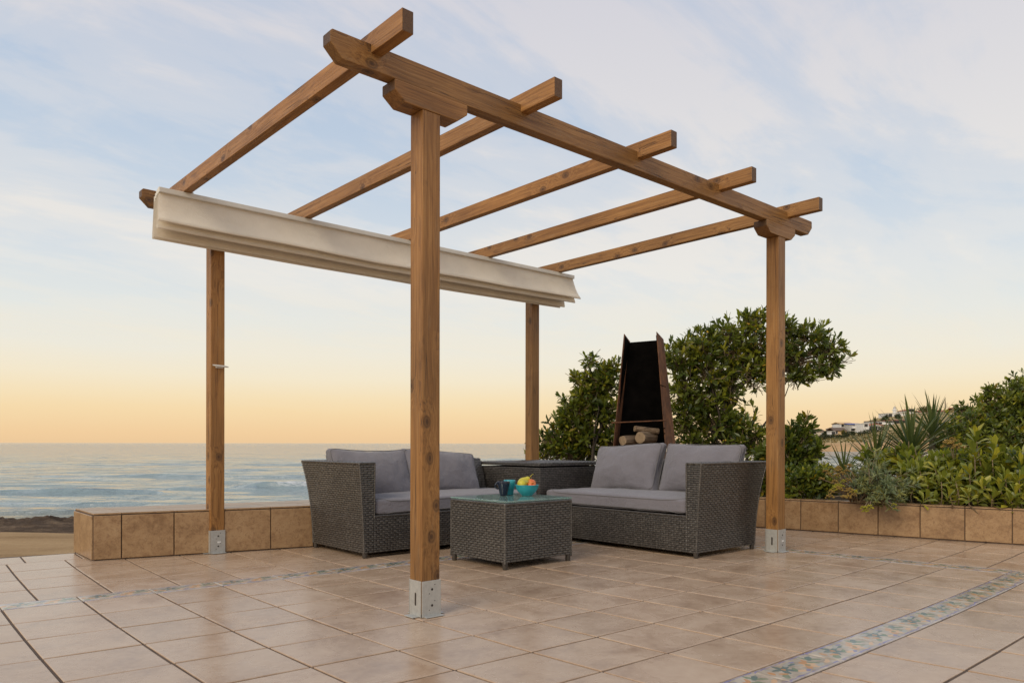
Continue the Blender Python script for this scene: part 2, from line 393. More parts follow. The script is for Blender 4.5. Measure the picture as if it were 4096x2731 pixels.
def mat_sand(name, a, b, c_, scale=1.0):
    m, t = material(name)
    c = t.node('ShaderNodeTexCoord').outputs['Object']
    n = t.noise(t.mapping(c, scale=(0.35, 1, 1)), 0.9*scale, 8, 0.65, 0.4); n2 = t.noise(c, 14*scale, 5, 0.7)
    nn = t.math('ADD', t.math('MULTIPLY', n, 0.65), t.math('MULTIPLY', n2, 0.35))
    col = t.ramp(nn, [(0.34, a), (0.5, b), (0.66, c_)])
    setp(t, color=col, rough=0.95, spec=0.15, normal=bump(t, n2, 0.6, 0.03))
    return m

def mat_hill():
    m, t = material('hillside')
    c = t.node('ShaderNodeTexCoord').outputs['Object']
    n = t.noise(t.mapping(c, scale=(1, 1, 3)), 0.055, 8, 0.7, 0.5); n2 = t.noise(c, 0.35, 5, 0.7)
    nn = t.math('ADD', t.math('MULTIPLY', n, 0.6), t.math('MULTIPLY', n2, 0.4))
    scrub = t.ramp(nn, [(0.38, (0.14, 0.125, 0.055, 1)), (0.5, (0.33, 0.25, 0.12, 1)), (0.62, (0.50, 0.35, 0.18, 1))])
    g = t.node('ShaderNodeAttribute', attribute_name='col').outputs['Color']
    bluff = t.ramp(nn, [(0.36, (0.34, 0.215, 0.11, 1)), (0.6, (0.56, 0.36, 0.19, 1))])
    col = t.mix(t.node('ShaderNodeSeparateColor', {0: g}).outputs[0], scrub, bluff)
    setp(t, color=col, rough=0.95, spec=0.1, normal=bump(t, nn, 0.8, 1.2))
    return m

M = {}
M['wood'] = mat_wood()
M['tile'] = mat_tile('floor_tile', (0.315, 0.206, 0.135, 1), (0.425, 0.298, 0.203, 1), (0.495, 0.366, 0.260, 1), 0.27, 0.12, 1.0, bumps=0.12)
M['walltile'] = mat_tile('wall_tile', (0.185, 0.100, 0.045, 1), (0.310, 0.188, 0.093, 1), (0.375, 0.242, 0.128, 1), 0.34, 0.12, 1.6, blot=(0.165, 0.085, 0.040, 1), bumps=0.2)
M['grout'] = mat_simple('grout', (0.105, 0.07, 0.05), 0.85, var=0.3, scale=12)
M['dark_grout'] = mat_simple('dark_grout', (0.085, 0.055, 0.04), 0.85, var=0.3, scale=12)
M['border'] = mat_border()
M['galv'] = mat_simple('galvanised_steel', (0.47, 0.47, 0.455), 0.5, 0.55, 0.10, 60, 0.1)
M['hole'] = mat_simple('dark_hole', (0.03, 0.02, 0.015), 0.8)
M['sticker'] = mat_simple('white_sticker', (0.75, 0.75, 0.73), 0.5, var=0.03)
M['rail'] = mat_simple('cream_rail', (0.62, 0.60, 0.55), 0.45, var=0.05, scale=8)
M['shade'] = mat_fabric('cream_canvas', (0.87, 0.81, 0.71), 0.05, 500, 0.28, 0.7)
M['cushion'] = mat_fabric('grey_cushion_cloth', (0.190, 0.179, 0.203), 0.07, 900, 0.0, 1.5)
M['piping'] = mat_fabric('cushion_piping', (0.15, 0.142, 0.15), 0.05, 900)
M['wicker'] = mat_wicker()
M['wcore'] = mat_simple('wicker_gap', (0.010, 0.008, 0.007), 0.8)
M['foot'] = mat_simple('dark_foot', (0.05, 0.042, 0.036), 0.5)
M['navy'] = mat_simple('navy_ceramic', (0.010, 0.016, 0.034), 0.18, var=0.1)
M['teal'] = mat_simple('turquoise_ceramic', (0.030, 0.29, 0.345), 0.22, var=0.06, scale=8)
M['rust'] = mat_rust()
M['soot'] = mat_simple('sooty_steel', (0.004, 0.0034, 0.003), 0.95, var=0.5, scale=9, spec=0.04)
M['cleat'] = mat_simple('white_plastic', (0.62, 0.60, 0.56), 0.4, var=0.05)
M['leaf'] = mat_attr_leaf('leaf', 0.32, 0.42)
M['leaf_matt'] = mat_attr_leaf('leaf_matt', 0.55, 0.25)
M['bark'] = mat_simple('grey_bark', (0.06, 0.045, 0.032), 0.9, var=0.4, scale=25, bumps=0.5, bdist=0.01)
M['stem'] = mat_simple('pale_stem', (0.20, 0.145, 0.085), 0.8, var=0.25, scale=40)
M['soil'] = mat_sand('soil', (0.028, 0.02, 0.013, 1), (0.06, 0.042, 0.026, 1), (0.12, 0.088, 0.055, 1), 2)
M['sand'] = mat_sand('beach_sand', (0.225, 0.140, 0.065, 1), (0.33, 0.215, 0.11, 1), (0.41, 0.28, 0.15, 1))
M['weed'] = mat_sand('dried_seaweed', (0.020, 0.014, 0.010, 1), (0.085, 0.058, 0.040, 1), (0.22, 0.155, 0.10, 1), 3.0)
M['sea'] = mat_sea()
M['hill'] = mat_hill()

# ================================================================== SETTING: terrace floor
MX = [-0.97552, 0.30856, -0.00718, 0.00202, 0.00101, 0.00123]
MY = [1.29776, -0.02446, -0.32587, 0.00117, 0.00124, 0.00082]
def gxy(i, j):
    b = (1, i, j, i*j, i*i, j*j)
    return (sum(p*q for p, q in zip(MX, b)), sum(p*q for p, q in zip(MY, b)))
def back_edge(x):      # where the terrace ends towards the beach
    return 3.078-0.2127*(x+0.655) if x < 0.65 else 2.80
def planter_x(y): return 4.116-(y-0.907)*(0.419/1.883)

slab = MB()
poly = [(-6, -7), (7.5, -7), (planter_x(-7)+0.6, -7), (planter_x(2.8)+0.1, 2.80), (0.65, 2.80), (-0.655, 3.078), (-6, back_edge(-6))]
slab.prism([poly[0]]+poly[2:], 'z', -0.95, -0.0045)
floor = slab.build('terrace_floor', M['grout'], None, origin=(0, 0, 0)); tag(floor, kind='structure')

def tile_mesh(name, P, mat, origin, h=0.0, gap=0.005, drop=0.012, round_=0.0024, rng=None):
    """a floor tile over the quad P (4 xy corners, counter-clockwise), its rim worn round"""
    P = [Vector((p[0], p[1])) for p in P]; c = sum(P, Vector((0, 0)))/4
    def inset(d):
        Q = []
        for k in range(4):
            a = (P[(k+1) % 4]-P[k]).normalized(); b = (P[(k-1) % 4]-P[k]).normalized()
            Q.append(P[k]+(a+b)*d/max(0.3, math.sin(math.acos(max(-1, min(1, a.dot(b)))))))
        return Q
    rings = [(gap, -drop), (gap, -round_*0.9), (gap+round_*0.6, -round_*0.2), (gap+round_*1.6, 0.0)]
    V = []
    tx, ty, tz = (rng.uniform(-.0012, .0012) if rng else 0, rng.uniform(-.0012, .0012) if rng else 0, rng.uniform(-.0007, .0007) if rng else 0)
    for d, z in rings:
        V += [(q.x-origin[0], q.y-origin[1], z+h+tz+(q.x-c.x)/0.16*tx*0.5+(q.y-c.y)/0.16*ty*0.5-origin[2]) for q in inset(d)]
    F = [[i*4+k, i*4+(k+1) % 4, (i+1)*4+(k+1) % 4, (i+1)*4+k] for i in range(3) for k in range(4)] + [[12, 13, 14, 15]]
    return np_mesh(name, V, F, mat)

rngf = random.Random(5)
cells = []
IN0, IN1 = -14, 12
for i in range(IN0, IN1):                       # the field inside the border
    for j in range(0, 8): cells.append((i, i+1, j, j+1, 'tile'))
for i in range(IN0, 20):                        # towards the sea
    for k in range(5):
        j1 = -0.45-k; j0 = j1-1 if k < 4 else j1-0.93
        off = 0.5 if k < 4 else 0.83
        cells.append((i+off, i+1+off, j0, j1, 'tile'))
for i in range(IN0, 20):                        # towards the camera
    for k in range(6): cells.append((i+0.5, i+1.5, 8.45+k, 9.45+k, 'tile'))
for j in range(0, 9):                           # behind the far border
    for i in range(5): cells.append((12.45+i, 13.45+i, j-0.45+0.0, min(j+0.55, 8.45), 'tile'))
for i in range(IN0, IN1):
    cells.append((i, i+1, -0.45, 0, 'border')); cells.append((i, i+1, 8, 8.45, 'border'))
for j in range(0, 8): cells.append((12, 12.45, j, j+1, 'borderY'))
cells.append((12, 12.45, -0.45, 0, 'tile')); cells.append((12, 12.45, 8, 8.45, 'border'))
def project(p):
    d = Vector(p)-CAM; z = d.dot(FW)
    if z < 0.3: return None
    return (2048+FOC*d.dot(R2)/z, 1773.07-FOC*d.dot(U2)/z)
tiles = []
for (i0, i1, j0, j1, kind) in cells:
    P = [gxy(i0, j1), gxy(i1, j1), gxy(i1, j0), gxy(i0, j0)]
    P = [(x, min(y, back_edge(x)-0.004)) for x, y in P]
    cx_, cy_ = sum(p[0] for p in P)/4, sum(p[1] for p in P)/4
    if cx_ > planter_x(cy_)+0.12 or cx_ < -5.8 or cy_ > back_edge(cx_)-0.01 or min(p[1] for p in P) < -6.5: continue
    if (P[3][1]-P[0][1]) < 0.03: continue
    if cx_ > -0.5 and cy_ > 2.62: continue        # under the bench
    if cx_ > 0.75 and cy_ > 2.36: continue
    q = [project((x, y, 0)) for x, y in P]
    area = 0
    if all(q):
        inside = sum(-60 < a < 4156 and b < 2790 for a, b in q)
        if inside: area = abs(sum(q[k][0]*q[(k+1) % 4][1]-q[(k+1) % 4][0]*q[k][1] for k in range(4)))/2
    tiles.append((area, P, kind, (cx_, cy_, 0)))
tiles.sort(key=lambda r: -r[0])
n_single = 0; rest = []
for area, P, kind, c in tiles:
    if kind == 'tile' and (area <= 0 or n_single >= 296):
        rest.append((P, c)); continue
    if kind == 'tile':
        n_single += 1
        link('tile', tile_mesh('tile', P, M['tile'], c, rng=rngf), floor, Matrix.Translation(Vector(c)))
    elif kind == 'border':
        link('border_tile', tile_mesh('border_tile', P, M['border'], c, h=0.001, gap=0.002, round_=0.003, rng=rngf), floor, Matrix.Translation(Vector(c)))
    else:
        d = Vector((P[0][0]-P[3][0], P[0][1]-P[3][1])); ang = math.atan2(d.y, d.x)
        R = Matrix.Rotation(ang, 4, 'Z'); Ri = R.inverted()
        Pl = [(Ri @ Vector((p[0]-c[0], p[1]-c[1], 0)))[:2] for p in P]
        link('border_tile', tile_mesh('border_tile', Pl, M['border'], (0, 0, 0), h=0.001, gap=0.002, round_=0.003, rng=rngf), floor, Matrix.Translation(Vector(c)) @ R)
mbr = MB()
for P, c in rest:
    me = tile_mesh('t', P, None, (0, 0, 0), rng=rngf)
    mbr.add([v.co[:] for v in me.vertices], [list(p.vertices) for p in me.polygons]); bpy.data.meshes.remove(me)
if rest: mbr.build('tile_field', M['tile'], floor, kind='stuff', origin=(0, 0, 0))

# ------------------------------------------------------------------ beach, seaweed, sea, hill: sheets laid out across (a) and away (t) from the beach
LM = Matrix(((RT.x, FW.x, 0, CAM.x), (RT.y, FW.y, 0, CAM.y), (0, 0, 1, 0), (0, 0, 0, 1)))     # local x across, y away
def sheet(name, A, T, Z, mat, colors=None, smooth=True):
    """A, T, Z: 2-D arrays of local x, y and height"""
    r, c = A.shape
    V = np.stack([A.ravel(), T.ravel(), Z.ravel()], 1)
    idx = np.arange(r*c).reshape(r, c)
    F = np.stack([idx[:-1, :-1].ravel(), idx[:-1, 1:].ravel(), idx[1:, 1:].ravel(), idx[1:, :-1].ravel()], 1)
    return link(name, np_mesh(name, V, F, mat, smooth, colors), None, LM)
def fnoise(A, T, s, seed=0, oct_=4):
    out = np.empty(A.size); a = A.ravel(); t = T.ravel()
    for k in range(A.size): out[k] = mnoise.fractal((a[k]*s+seed*7.3, t[k]*s+seed*3.1, seed*1.7), 1.0, 2.0, oct_)
    return out.reshape(A.shape)

tt = np.concatenate([np.linspace(1.5, 15, 20), np.linspace(15.6, 24, 12)]); aa = np.linspace(-30, 45, 90)
A, T = np.meshgrid(aa, tt)
Z = np.interp(T, [0, 6, 17, 20, 24], [-0.98, -0.98, -1.3, -1.6, -2.6]) + fnoise(A, T, 0.35, 1)*0.05
beach = sheet('beach', A, T, Z, M['sand']); tag(beach, kind='structure')

aa = np.linspace(-24, 6, 420); tt = np.linspace(0, 1, 34)
A, S = np.meshgrid(aa, tt)
crest = 18.5 + 0.3*np.sin(A*0.23+1) + 0.2*np.sin(A*0.71)
T = crest - 0.95 + S*3.2
ridge = np.clip(np.minimum(S/0.42, (1-S)/0.5), 0, 1)
Z = np.interp(T, [0, 17, 20, 24], [-0.98, -1.3, -1.6, -2.6]) - 0.06 + ridge**0.75*(0.36+0.03*np.sin(A*0.9)+0.035*np.sin(A*2.3+2))
Z += ridge*(fnoise(A, T, 1.6, 3)*0.05 + fnoise(A, T, 6.0, 4, 5)*0.085)
weed = sheet('seaweed_bank', A, T, Z, M['weed'], smooth=False); tag(weed, kind='stuff')
weed['label'] = 'dark bank of dried seaweed washed up along the beach'

SEA_Z = -2.0
rows = np.concatenate([np.exp(np.linspace(math.log(19), math.log(190), 300)), np.exp(np.linspace(math.log(193), math.log(60000), 60))])
q = np.linspace(-0.95, 1.05, 230)
Q, T = np.meshgrid(q, rows); A = Q*T
damp = np.clip((260-T)/180, 0, 1)
rs = np.random.RandomState(3)
Zs = np.zeros_like(A)
for k in range(14):
    L = rs.uniform(1.8, 9); d = rs.uniform(-0.45, 0.45)+math.pi/2; ph = rs.uniform(0, 6.28); amp = 0.0042*L*rs.uniform(0.5, 1)
    w = A*math.cos(d)+T*math.sin(d)
    Zs += amp*np.sin(w*6.283/L+ph+0.8*np.sin(A*0.13+k))*np.clip((L*38-T)/(L*20), 0, 1)
Zs *= damp*np.clip((T-21)/12, 0.25, 1)
foam = np.zeros_like(A)
def breaker(t0, a0, a1, h, wid, foam_from=None, wob=0.7, sk=0.0):
    global Zs, foam
    line = t0 + wob*np.sin(A*0.35+t0) + 0.4*wob*np.sin(A*0.9+2*t0) + sk*(A-a0)
    env = np.clip((A-a0)/2.5, 0, 1)*np.clip((a1-A)/2.5, 0, 1)
    env = env*(0.75+0.25*np.sin(A*0.6+t0))
    x = T-line
    prof = np.where(x < 0, np.exp(-(x/(wid*0.30))**2), np.exp(-(x/(wid*0.75))**2))
    Zs = Zs + h*env*prof
    if foam_from is not None:
        e = np.clip((A-foam_from)/1.0, 0, 1)*np.clip((a1+1-A)/2.0, 0, 1)
        foam = np.maximum(foam, e*np.where(x < 0, np.exp(-(x/0.4)**2), np.exp(-(x/2.0)**2)))
breaker(41.5, -32, -17.5, 0.20, 0.8)
breaker(38.3, -31, -23, 0.11, 0.7)
breaker(44.5, -23, -14, 0.12, 0.8)
breaker(47.5, -18, -9.0, 0.34, 0.9, foam_from=-15.2)
breaker(52.0, -16, -6.0, 0.17, 0.9)
breaker(62, -40, -14, 0.13, 1.2)
breaker(75, -30, 0, 0.12, 1.4)
breaker(96, -60, -20, 0.12, 1.6)
breaker(128, -40, 20, 0.12, 2.0)
breaker(30.5, -30, 10, 0.05, 0.6)
breaker(33.5, -30, 10, 0.06, 0.6, wob=0.9)
foam = np.where(T < 33, foam*0.5, foam)
shal = np.clip((34-T)/8, 0, 1)
near = T < 190
Nz = np.zeros_like(A); Nz[near] = 0
sub = np.where(rows < 120)[0][-1]
Zs[:sub] += fnoise(A[:sub], T[:sub], 0.55, 9, 3)*0.02*np.clip((T[:sub]-20)/10, 0.2, 1)
cols = np.stack([foam.ravel(), shal.ravel(), np.zeros(A.size), np.ones(A.size)], 1)
sea = sheet('sea', A, T, Zs+SEA_Z, M['sea'], cols); tag(sea, kind='structure')

# hill across the bay: heights set along lines of sight (slope s to the right of the view axis)
def su(u): return (u-2048)/FOC
S_K = [su(3040), su(3120), su(3200), su(3290), su(3400), su(3530), su(3600), su(3800), su(4100), su(4500)]
Z_BLUFF = [-2.2, -1.2, 0.2, 0.6, 0.8, 1.2, 1.8, 3.0, 4.0, 5.0]
Z_HOUSE = [-2.5, 1.2, 3.9, 4.6, 5.9, 7.5, 8.6, 11.5, 13.5, 15.0]
Z_RIDGE = [-3.0, 2.0, 5.0, 6.5, 11.5, 18.0, 20.0, 21.0, 21.0, 21.0]
def hill_z(s, t):
    k = lambda arr: np.interp(s, S_K, arr)
    zb, zh, zr = k(Z_BLUFF), k(Z_HOUSE), k(Z_RIDGE)
    shore = 268+0*s
    z = np.where(t < shore, -2.6, 0.0)
    f1 = np.clip((t-shore)/14, 0, 1); f2 = np.clip((t-shore-14)/(380-shore-14), 0, 1); f3 = np.clip((t-380)/100, 0, 1); f4 = np.clip((t-490)/220, 0, 1)
    return -2.6+(zb+2.6)*f1 + (zh-zb)*(f2**1.1) + (zr-zh)*f3 - 14*f4
qs = np.linspace(su(3030), su(4560), 150); ts = np.concatenate([np.linspace(262, 300, 34), np.linspace(303, 700, 90)])
Q, T = np.meshgrid(qs, ts); A = Q*T
Z = hill_z(Q, T) + (fnoise(A, T, 0.05, 6)*0.7 + fnoise(A, T, 0.2, 7)*0.4)*np.clip((T-272)/40, 0.12, 1)
bl = np.clip((300-T)/14, 0, 1)
hill = sheet('hill', A, T, Z, M['hill'], np.stack([bl.ravel()]*3+[np.ones(A.size)], 1)); tag(hill, kind='structure')
def hz(u, t): return float(hill_z(np.array(su(u)), np.array(t)))

# ------------------------------------------------------------------ planting soil to the right and behind
sx = np.linspace(0, 1, 40); sy = np.linspace(-5.5, 4.2, 60)
SX, SY = np.meshgrid(sx, sy)
px = 4.116-(SY-0.907)*0.2225 + 0.13
X = px + SX*9.0
Zg = 0.215 - np.clip((SX*9-2.2)/6.0, 0, 1)**1.3*2.4 - np.clip((SY-2.9)/1.2, 0, 1)*1.3 + 0.02*np.sin(SX*60+SY*9)
idx = np.arange(SX.size).reshape(SX.shape)
F = np.stack([idx[:-1, :-1].ravel(), idx[:-1, 1:].ravel(), idx[1:, 1:].ravel(), idx[1:, :-1].ravel()], 1)
soil = link('planting_soil', np_mesh('planting_soil', np.stack([X.ravel(), SY.ravel(), Zg.ravel()], 1), F, M['soil'], True)); tag(soil, kind='structure')

# ================================================================== bench and planter wall (tiled)
def quad_tile(P, n, mat, parent, name='tile', thick=0.009, gap=0.003, rng=rngf):
    """tile over the 3-D quad P (4 points), standing thick proud along n"""
    P = [Vector(p) for p in P]; n = Vector(n).normalized(); c = sum(P, Vector())/4
    ex = (P[1]-P[0]).normalized(); ey = n.cross(ex)
    def ring(d, h):
        out = []
        for p in P:
            l = p-c; x, y = l.dot(ex), l.dot(ey)
            out.append(Vector((x-math.copysign(d, x), y-math.copysign(d, y), h)))
        return out
    r = 0.0025
    V = ring(gap, 0)+ring(gap, thick-r)+ring(gap+r, thick)
    F = [[i*4+k, i*4+(k+1) % 4, (i+1)*4+(k+1) % 4, (i+1)*4+k] for i in range(2) for k in range(4)]+[[8, 9, 10, 11]]
    Mw = Matrix(((ex.x, ey.x, n.x, c.x), (ex.y, ey.y, n.y, c.y), (ex.z, ey.z, n.z, c.z), (0, 0, 0, 1)))
    return link(name, np_mesh(name, V, F, mat), parent, Mw)

bench = thing('tiled_bench', 'low tiled masonry bench in mottled brown tiles between terrace and beach', 'bench', (0, 2.7, 0))
BH = 0.292
bf = [(-0.647, 2.592), (0.665, 2.285), (3.76, 2.330)]           # front line
bb = [(-0.647, 3.070), (0.68, 2.790), (3.76, 2.790)]           # back line
core = MB()
core.prism([bf[0], bf[1], bf[2], bb[2], bb[1], bb[0]], 'z', -0.05, BH-0.010)
core.build('core', M['dark_grout'], bench)
def lerp2(a, b, f): return (a[0]+(b[0]-a[0])*f, a[1]+(b[1]-a[1])*f)
def along(x):
    if x <= bf[1][0]:
        f = (x-bf[0][0])/(bf[1][0]-bf[0][0]); return lerp2(bf[0], bf[1], f), lerp2(bb[0], bb[1], f)
    f = (x-bf[1][0])/(bf[2][0]-bf[1][0]); return lerp2(bf[1], bf[2], f), lerp2(bb[1], bb[2], f)
xs = [-0.647, -0.495, -0.203, 0.09, 0.384, 0.665, 0.93, 1.18, 1.47, 1.76, 2.05, 2.34, 2.63, 2.92, 3.21, 3.50, 3.76]
for a, b in zip(xs[:-1], xs[1:]):
    (f0, k0), (f1, k1) = along(a), along(b)
    d = Vector((f1[0]-f0[0], f1[1]-f0[1], 0)).normalized(); n = Vector((d.y, -d.x, 0))
    quad_tile([(*f0, 0.004), (*f1, 0.004), (*f1, BH-0.013), (*f0, BH-0.013)], n, M['walltile'], bench)
    m0, m1 = lerp2(f0, k0, 0.55), lerp2(f1, k1, 0.55)
    o = n*0.009
    quad_tile([(f0[0]+o.x, f0[1]+o.y, BH-0.0095), (f1[0]+o.x, f1[1]+o.y, BH-0.0095), (*m1, BH-0.0095), (*m0, BH-0.0095)], (0, 0, 1), M['walltile'], bench)
    quad_tile([(*m0, BH-0.0095), (*m1, BH-0.0095), (*k1, BH-0.0095), (*k0, BH-0.0095)], (0, 0, 1), M['walltile'], bench)
e0, e1, em = bb[0], bf[0], lerp2(bb[0], bf[0], 0.38)
quad_tile([(*e0, 0.004), (*em, 0.004), (*em, BH-0.013), (*e0, BH-0.013)], (-1, 0, 0), M['walltile'], bench)
quad_tile([(*em, 0.004), (*e1, 0.004), (*e1, BH-0.013), (*em, BH-0.013)], (-1, 0, 0), M['walltile'], bench)

planter = thing('planter_wall', 'low tiled planter wall holding the green planting bed on the right', 'wall', (4.4, -0.4, 0))
ys = [-4.37]
while ys[-1] < 2.3: ys.append(ys[-1]+0.2885)
ys = [y+0.0 for y in ys]
core = MB(); PW = 0.115; PH = 0.262
def pf(y, off=0.0):
    return (planter_x(y)+off*0.976, y+off*0.217)
core.prism([pf(ys[0], 0.009), pf(ys[-1], 0.009), pf(ys[-1], PW), pf(ys[0], PW)], 'z', -0.05, PH-0.010)
core.build('core', M['dark_grout'], planter)
for a, b in zip(ys[:-1], ys[1:]):
    p0, p1 = pf(b, 0.009), pf(a, 0.009)
    quad_tile([(*p0, 0.006), (*p1, 0.006), (*p1, PH-0.013), (*p0, PH-0.013)], (-0.976, -0.217, 0), M['walltile'], planter)
    p0, p1, p2, p3 = pf(b, 0.0), pf(a, 0.0), pf(a, PW+0.004), pf(b, PW+0.004)
    quad_tile([(*p0, PH-0.0095), (*p1, PH-0.0095), (*p2, PH-0.0095), (*p3, PH-0.0095)], (0, 0, 1), M['walltile'], planter, name='cap_tile')

# ================================================================== pergola
LX, LY, S = 2.87, 2.4055, 0.09
perg = thing('pergola', 'open wooden pergola of four posts, two beams and five rafters over the seating', 'pergola', (LX/2, LY/2, 0))
def timber(name, poly, width, mw, bev=0.004):
    """outline poly in local (x along the grain, z), width along local y, centred"""
    mb = MB(); mb.prism(poly, 'y', -width/2, width/2)
    V = np.array(mb.v); me = np_mesh(name, V, mb.f, M['wood'])
    bm = bmesh.new(); bm.from_mesh(me); bmesh.ops.recalc_face_normals(bm, faces=bm.faces)
    bmesh.ops.bevel(bm, geom=bm.edges[:], offset=bev, segments=2, affect='EDGES', profile=0.6)
    bm.to_mesh(me); bm.free()
    return link(name, me, perg, mw)
RZ = Matrix.Rotation(-math.pi/2, 4, 'Y')        # local x up
holes = [(0.030, 0.125), (0.046, 0.030), (0.046, 0.108), (0.030, 0.05), (0.062, 0.022), (0.062, 0.092)]
def post(x, y, sticker=False):
    h0, h1 = 0.012, 2.1115
    p = timber('post', [(0, -S/2), (h1-h0, -S/2), (h1-h0, S/2), (0, S/2)], S, Matrix.Translation((x+S/2, y+S/2, h0)) @ RZ)
    sh = MB(); t = 0.0035; e = 0.0006; a0, a1, b0, b1 = x-t-e, x+S+t+e, y-t-e, y+S+t+e; H = 0.152
    sh.box((x-e-t, y+0.004, 0.002), (x-e, y+S-0.004, H)); sh.box((x+S+e, y+0.004, 0.002), (x+S+e+t, y+S-0.004, H))
    sh.box((x-0.002, y-e-t, 0.002), (x+S+0.004, y-e, H)); sh.box((x-0.002, y+S+e, 0.002), (x+S+0.004, y+S+e+t, H))
    sh.box((x-0.036, y+0.016, 0.002), (x-e-t, y+S-0.010, 0.0055)); sh.box((x+S+e+t, y+0.016, 0.002), (x+S+0.036, y+S-0.010, 0.0055))
    sh.box((x+0.006, y-0.026, 0.002), (x+S+0.006, y-e-t, 0.0055)); sh.box((x+0.006, y+S+e+t, 0.002), (x+S+0.006, y+S+0.026, 0.0055))
    anchor = sh.build('post_anchor', M['galv'], p, bevel=0.001)
    yf = y-e-t-0.0005; xf = x-e-t-0.0005
    for (dx, dz, r) in ((0.048, 0.115, 0.0055), (0.048, 0.048, 0.0055), (0.062, 0.134, 0.0024), (0.034, 0.098, 0.0024), (0.062, 0.066, 0.0024), (0.034, 0.030, 0.0024)):
        hl = MB(); hl.add([(x+dx+r*math.cos(k*math.pi/6), yf, dz+r*math.sin(k*math.pi/6)) for k in range(12)], [list(range(12))]); hl.build('bolt_hole', M['hole'], p)
    V = []
    for k in range(16):
        a = 2*math.pi*k/16; cz = 0.096 if math.sin(a) > 0 else 0.052
        V.append((xf, y+0.042+0.0055*math.cos(a), cz+0.0055*math.sin(a)))
    hl = MB(); hl.add(V, [list(range(16))[::-1]]); hl.build('slot', M['hole'], p)
    if sticker:
        st = MB(); st.box((x+0.042, yf-0.0008, 0.070), (x+0.064, yf+0.0002, 0.080)); st.build('sticker', M['sticker'], p)
    return p
pA = post(0, 0); pB = post(LX, 0, True); pC = post(0, LY, True); pD = post(LX, LY)
def beam(yc):
    x0, x1, z0, z1, c = -0.423, 3.330, 2.194, 2.2955, 0.052
    poly = [(x0+c, z0), (x1-c, z0), (x1, z0+0.054), (x1, z1-0.006), (x1-0.006, z1), (x0+0.010, z1), (x0, z1-0.010), (x0, z0+0.050)]
    cx = (x0+x1)/2
    timber('beam', [(p[0]-cx, p[1]-2.245) for p in poly], 0.060, Matrix.Translation((cx, yc, 2.245)))
beam(0.030); beam(LY+0.030)
def corbel(xc, y):
    h = 0.186; poly = [(-h+0.052, 2.112), (h-0.052, 2.112), (h, 2.152), (h, 2.1935), (-h, 2.1935), (-h, 2.152)]
    timber('corbel', [(p[0], p[1]-2.15) for p in poly], S+0.006, Matrix.Translation((xc, y+S/2, 2.15)))
for y in (0, LY):
    corbel(0.048, y); corbel(2.902, y)
RAF = [-0.246, 0.549, 1.395, 2.169, 2.988]
for x in RAF:
    y0, y1 = -0.221, 2.70; L = y1-y0
    timber('rafter', [(-L/2, 0), (L/2, 0), (L/2, 0.0855), (-L/2, 0.0855)], 0.050, Matrix.Translation((x+0.025, (y0+y1)/2, 2.259)) @ Matrix.Rotation(math.pi/2, 4, 'Z'), 0.003)
# cleat for the shade cord on the seaward left post
cl = MB(); zc = 1.229; yc = LY-0.006
cl.tube([(0.004, yc-0.016, zc+0.004), (0.020, yc-0.018, zc+0.002), (0.05, yc-0.018, zc), (0.085, yc-0.018, zc-0.001), (0.107, yc-0.016, zc-0.003)], [0.004, 0.0065, 0.0075, 0.0065, 0.0035], 8)
cl.box((0.030, yc-0.014, zc-0.012), (0.072, yc+0.0055, zc+0.004))
cl.build('cord_cleat', M['cleat'], pC, bevel=0.0015)

# ------------------------------------------------------------------ folded shade on rails under the rafters
shade = thing('folding_shade', 'cream canvas sun shade folded up on rails under the seaward ends of the rafters', 'sun shade', (1.4, 2.27, 1.98))
for k, (y, dz) in enumerate([(2.202, 0), (2.234, -0.001), (2.266, -0.003), (2.300, -0.010), (2.334, -0.020)]):
    r = MB(); x0, x1 = -0.385+0.004*k, 3.196-0.01*k
    r.prism([(y-0.012, 2.2265+dz), (y+0.012, 2.2265+dz), (y+0.014, 2.231+dz), (y+0.014, 2.2575+dz), (y-0.014, 2.2575+dz), (y-0.014, 2.231+dz)], 'x', x0, x1)
    r.build('rail', M['rail'], shade, bevel=0.002)
for x in RAF:
    c = MB(); c.box((x+0.052, 2.215, 2.2585), (x+0.076, 2.335, 2.266))
    c.tube([(x+0.064, 2.21, 2.268), (x+0.064, 2.34, 2.268)], 0.005, 6)
    c.build('runner', M['rail'], shade)
def fold(prof, x0, x1, flare, seed, amp):
    nx = 90; V = []
    pr = [Vector((0, p[0], p[1])) for p in prof]
    zt = prof[0][1]; zb = min(p[1] for p in prof)
    for i in range(nx+1):
        f = i/nx
        for p in pr:
            d = (zt-p.z)/(zt-zb)
            x = x0-flare*d*(1-f)*0.15+(x1+flare*d-x0+flare*d*(1-f)*0.15)*f
            wv = mnoise.noise((x*1.3, seed, 0))*0.9+mnoise.noise((x*4.1, seed+5, 0))*0.35
            edge = 1+1.6*max(0, f-0.72)/0.28*math.sin(x*19)*0.35
            V.append((x, p.y-amp*d*d*(wv+0.25*math.sin(x*2.1)), p.z+amp*0.55*d*wv*edge-0.012*math.sin(f*math.pi)*d))
    m = len(pr)
    F = [[i*m+k, (i+1)*m+k, (i+1)*m+k+1, i*m+k+1] for i in range(nx) for k in range(m-1)]
    mb = MB(); mb.add(V, F); o = mb.build('fabric_fold', M['shade'], shade, smooth=True)
    return o
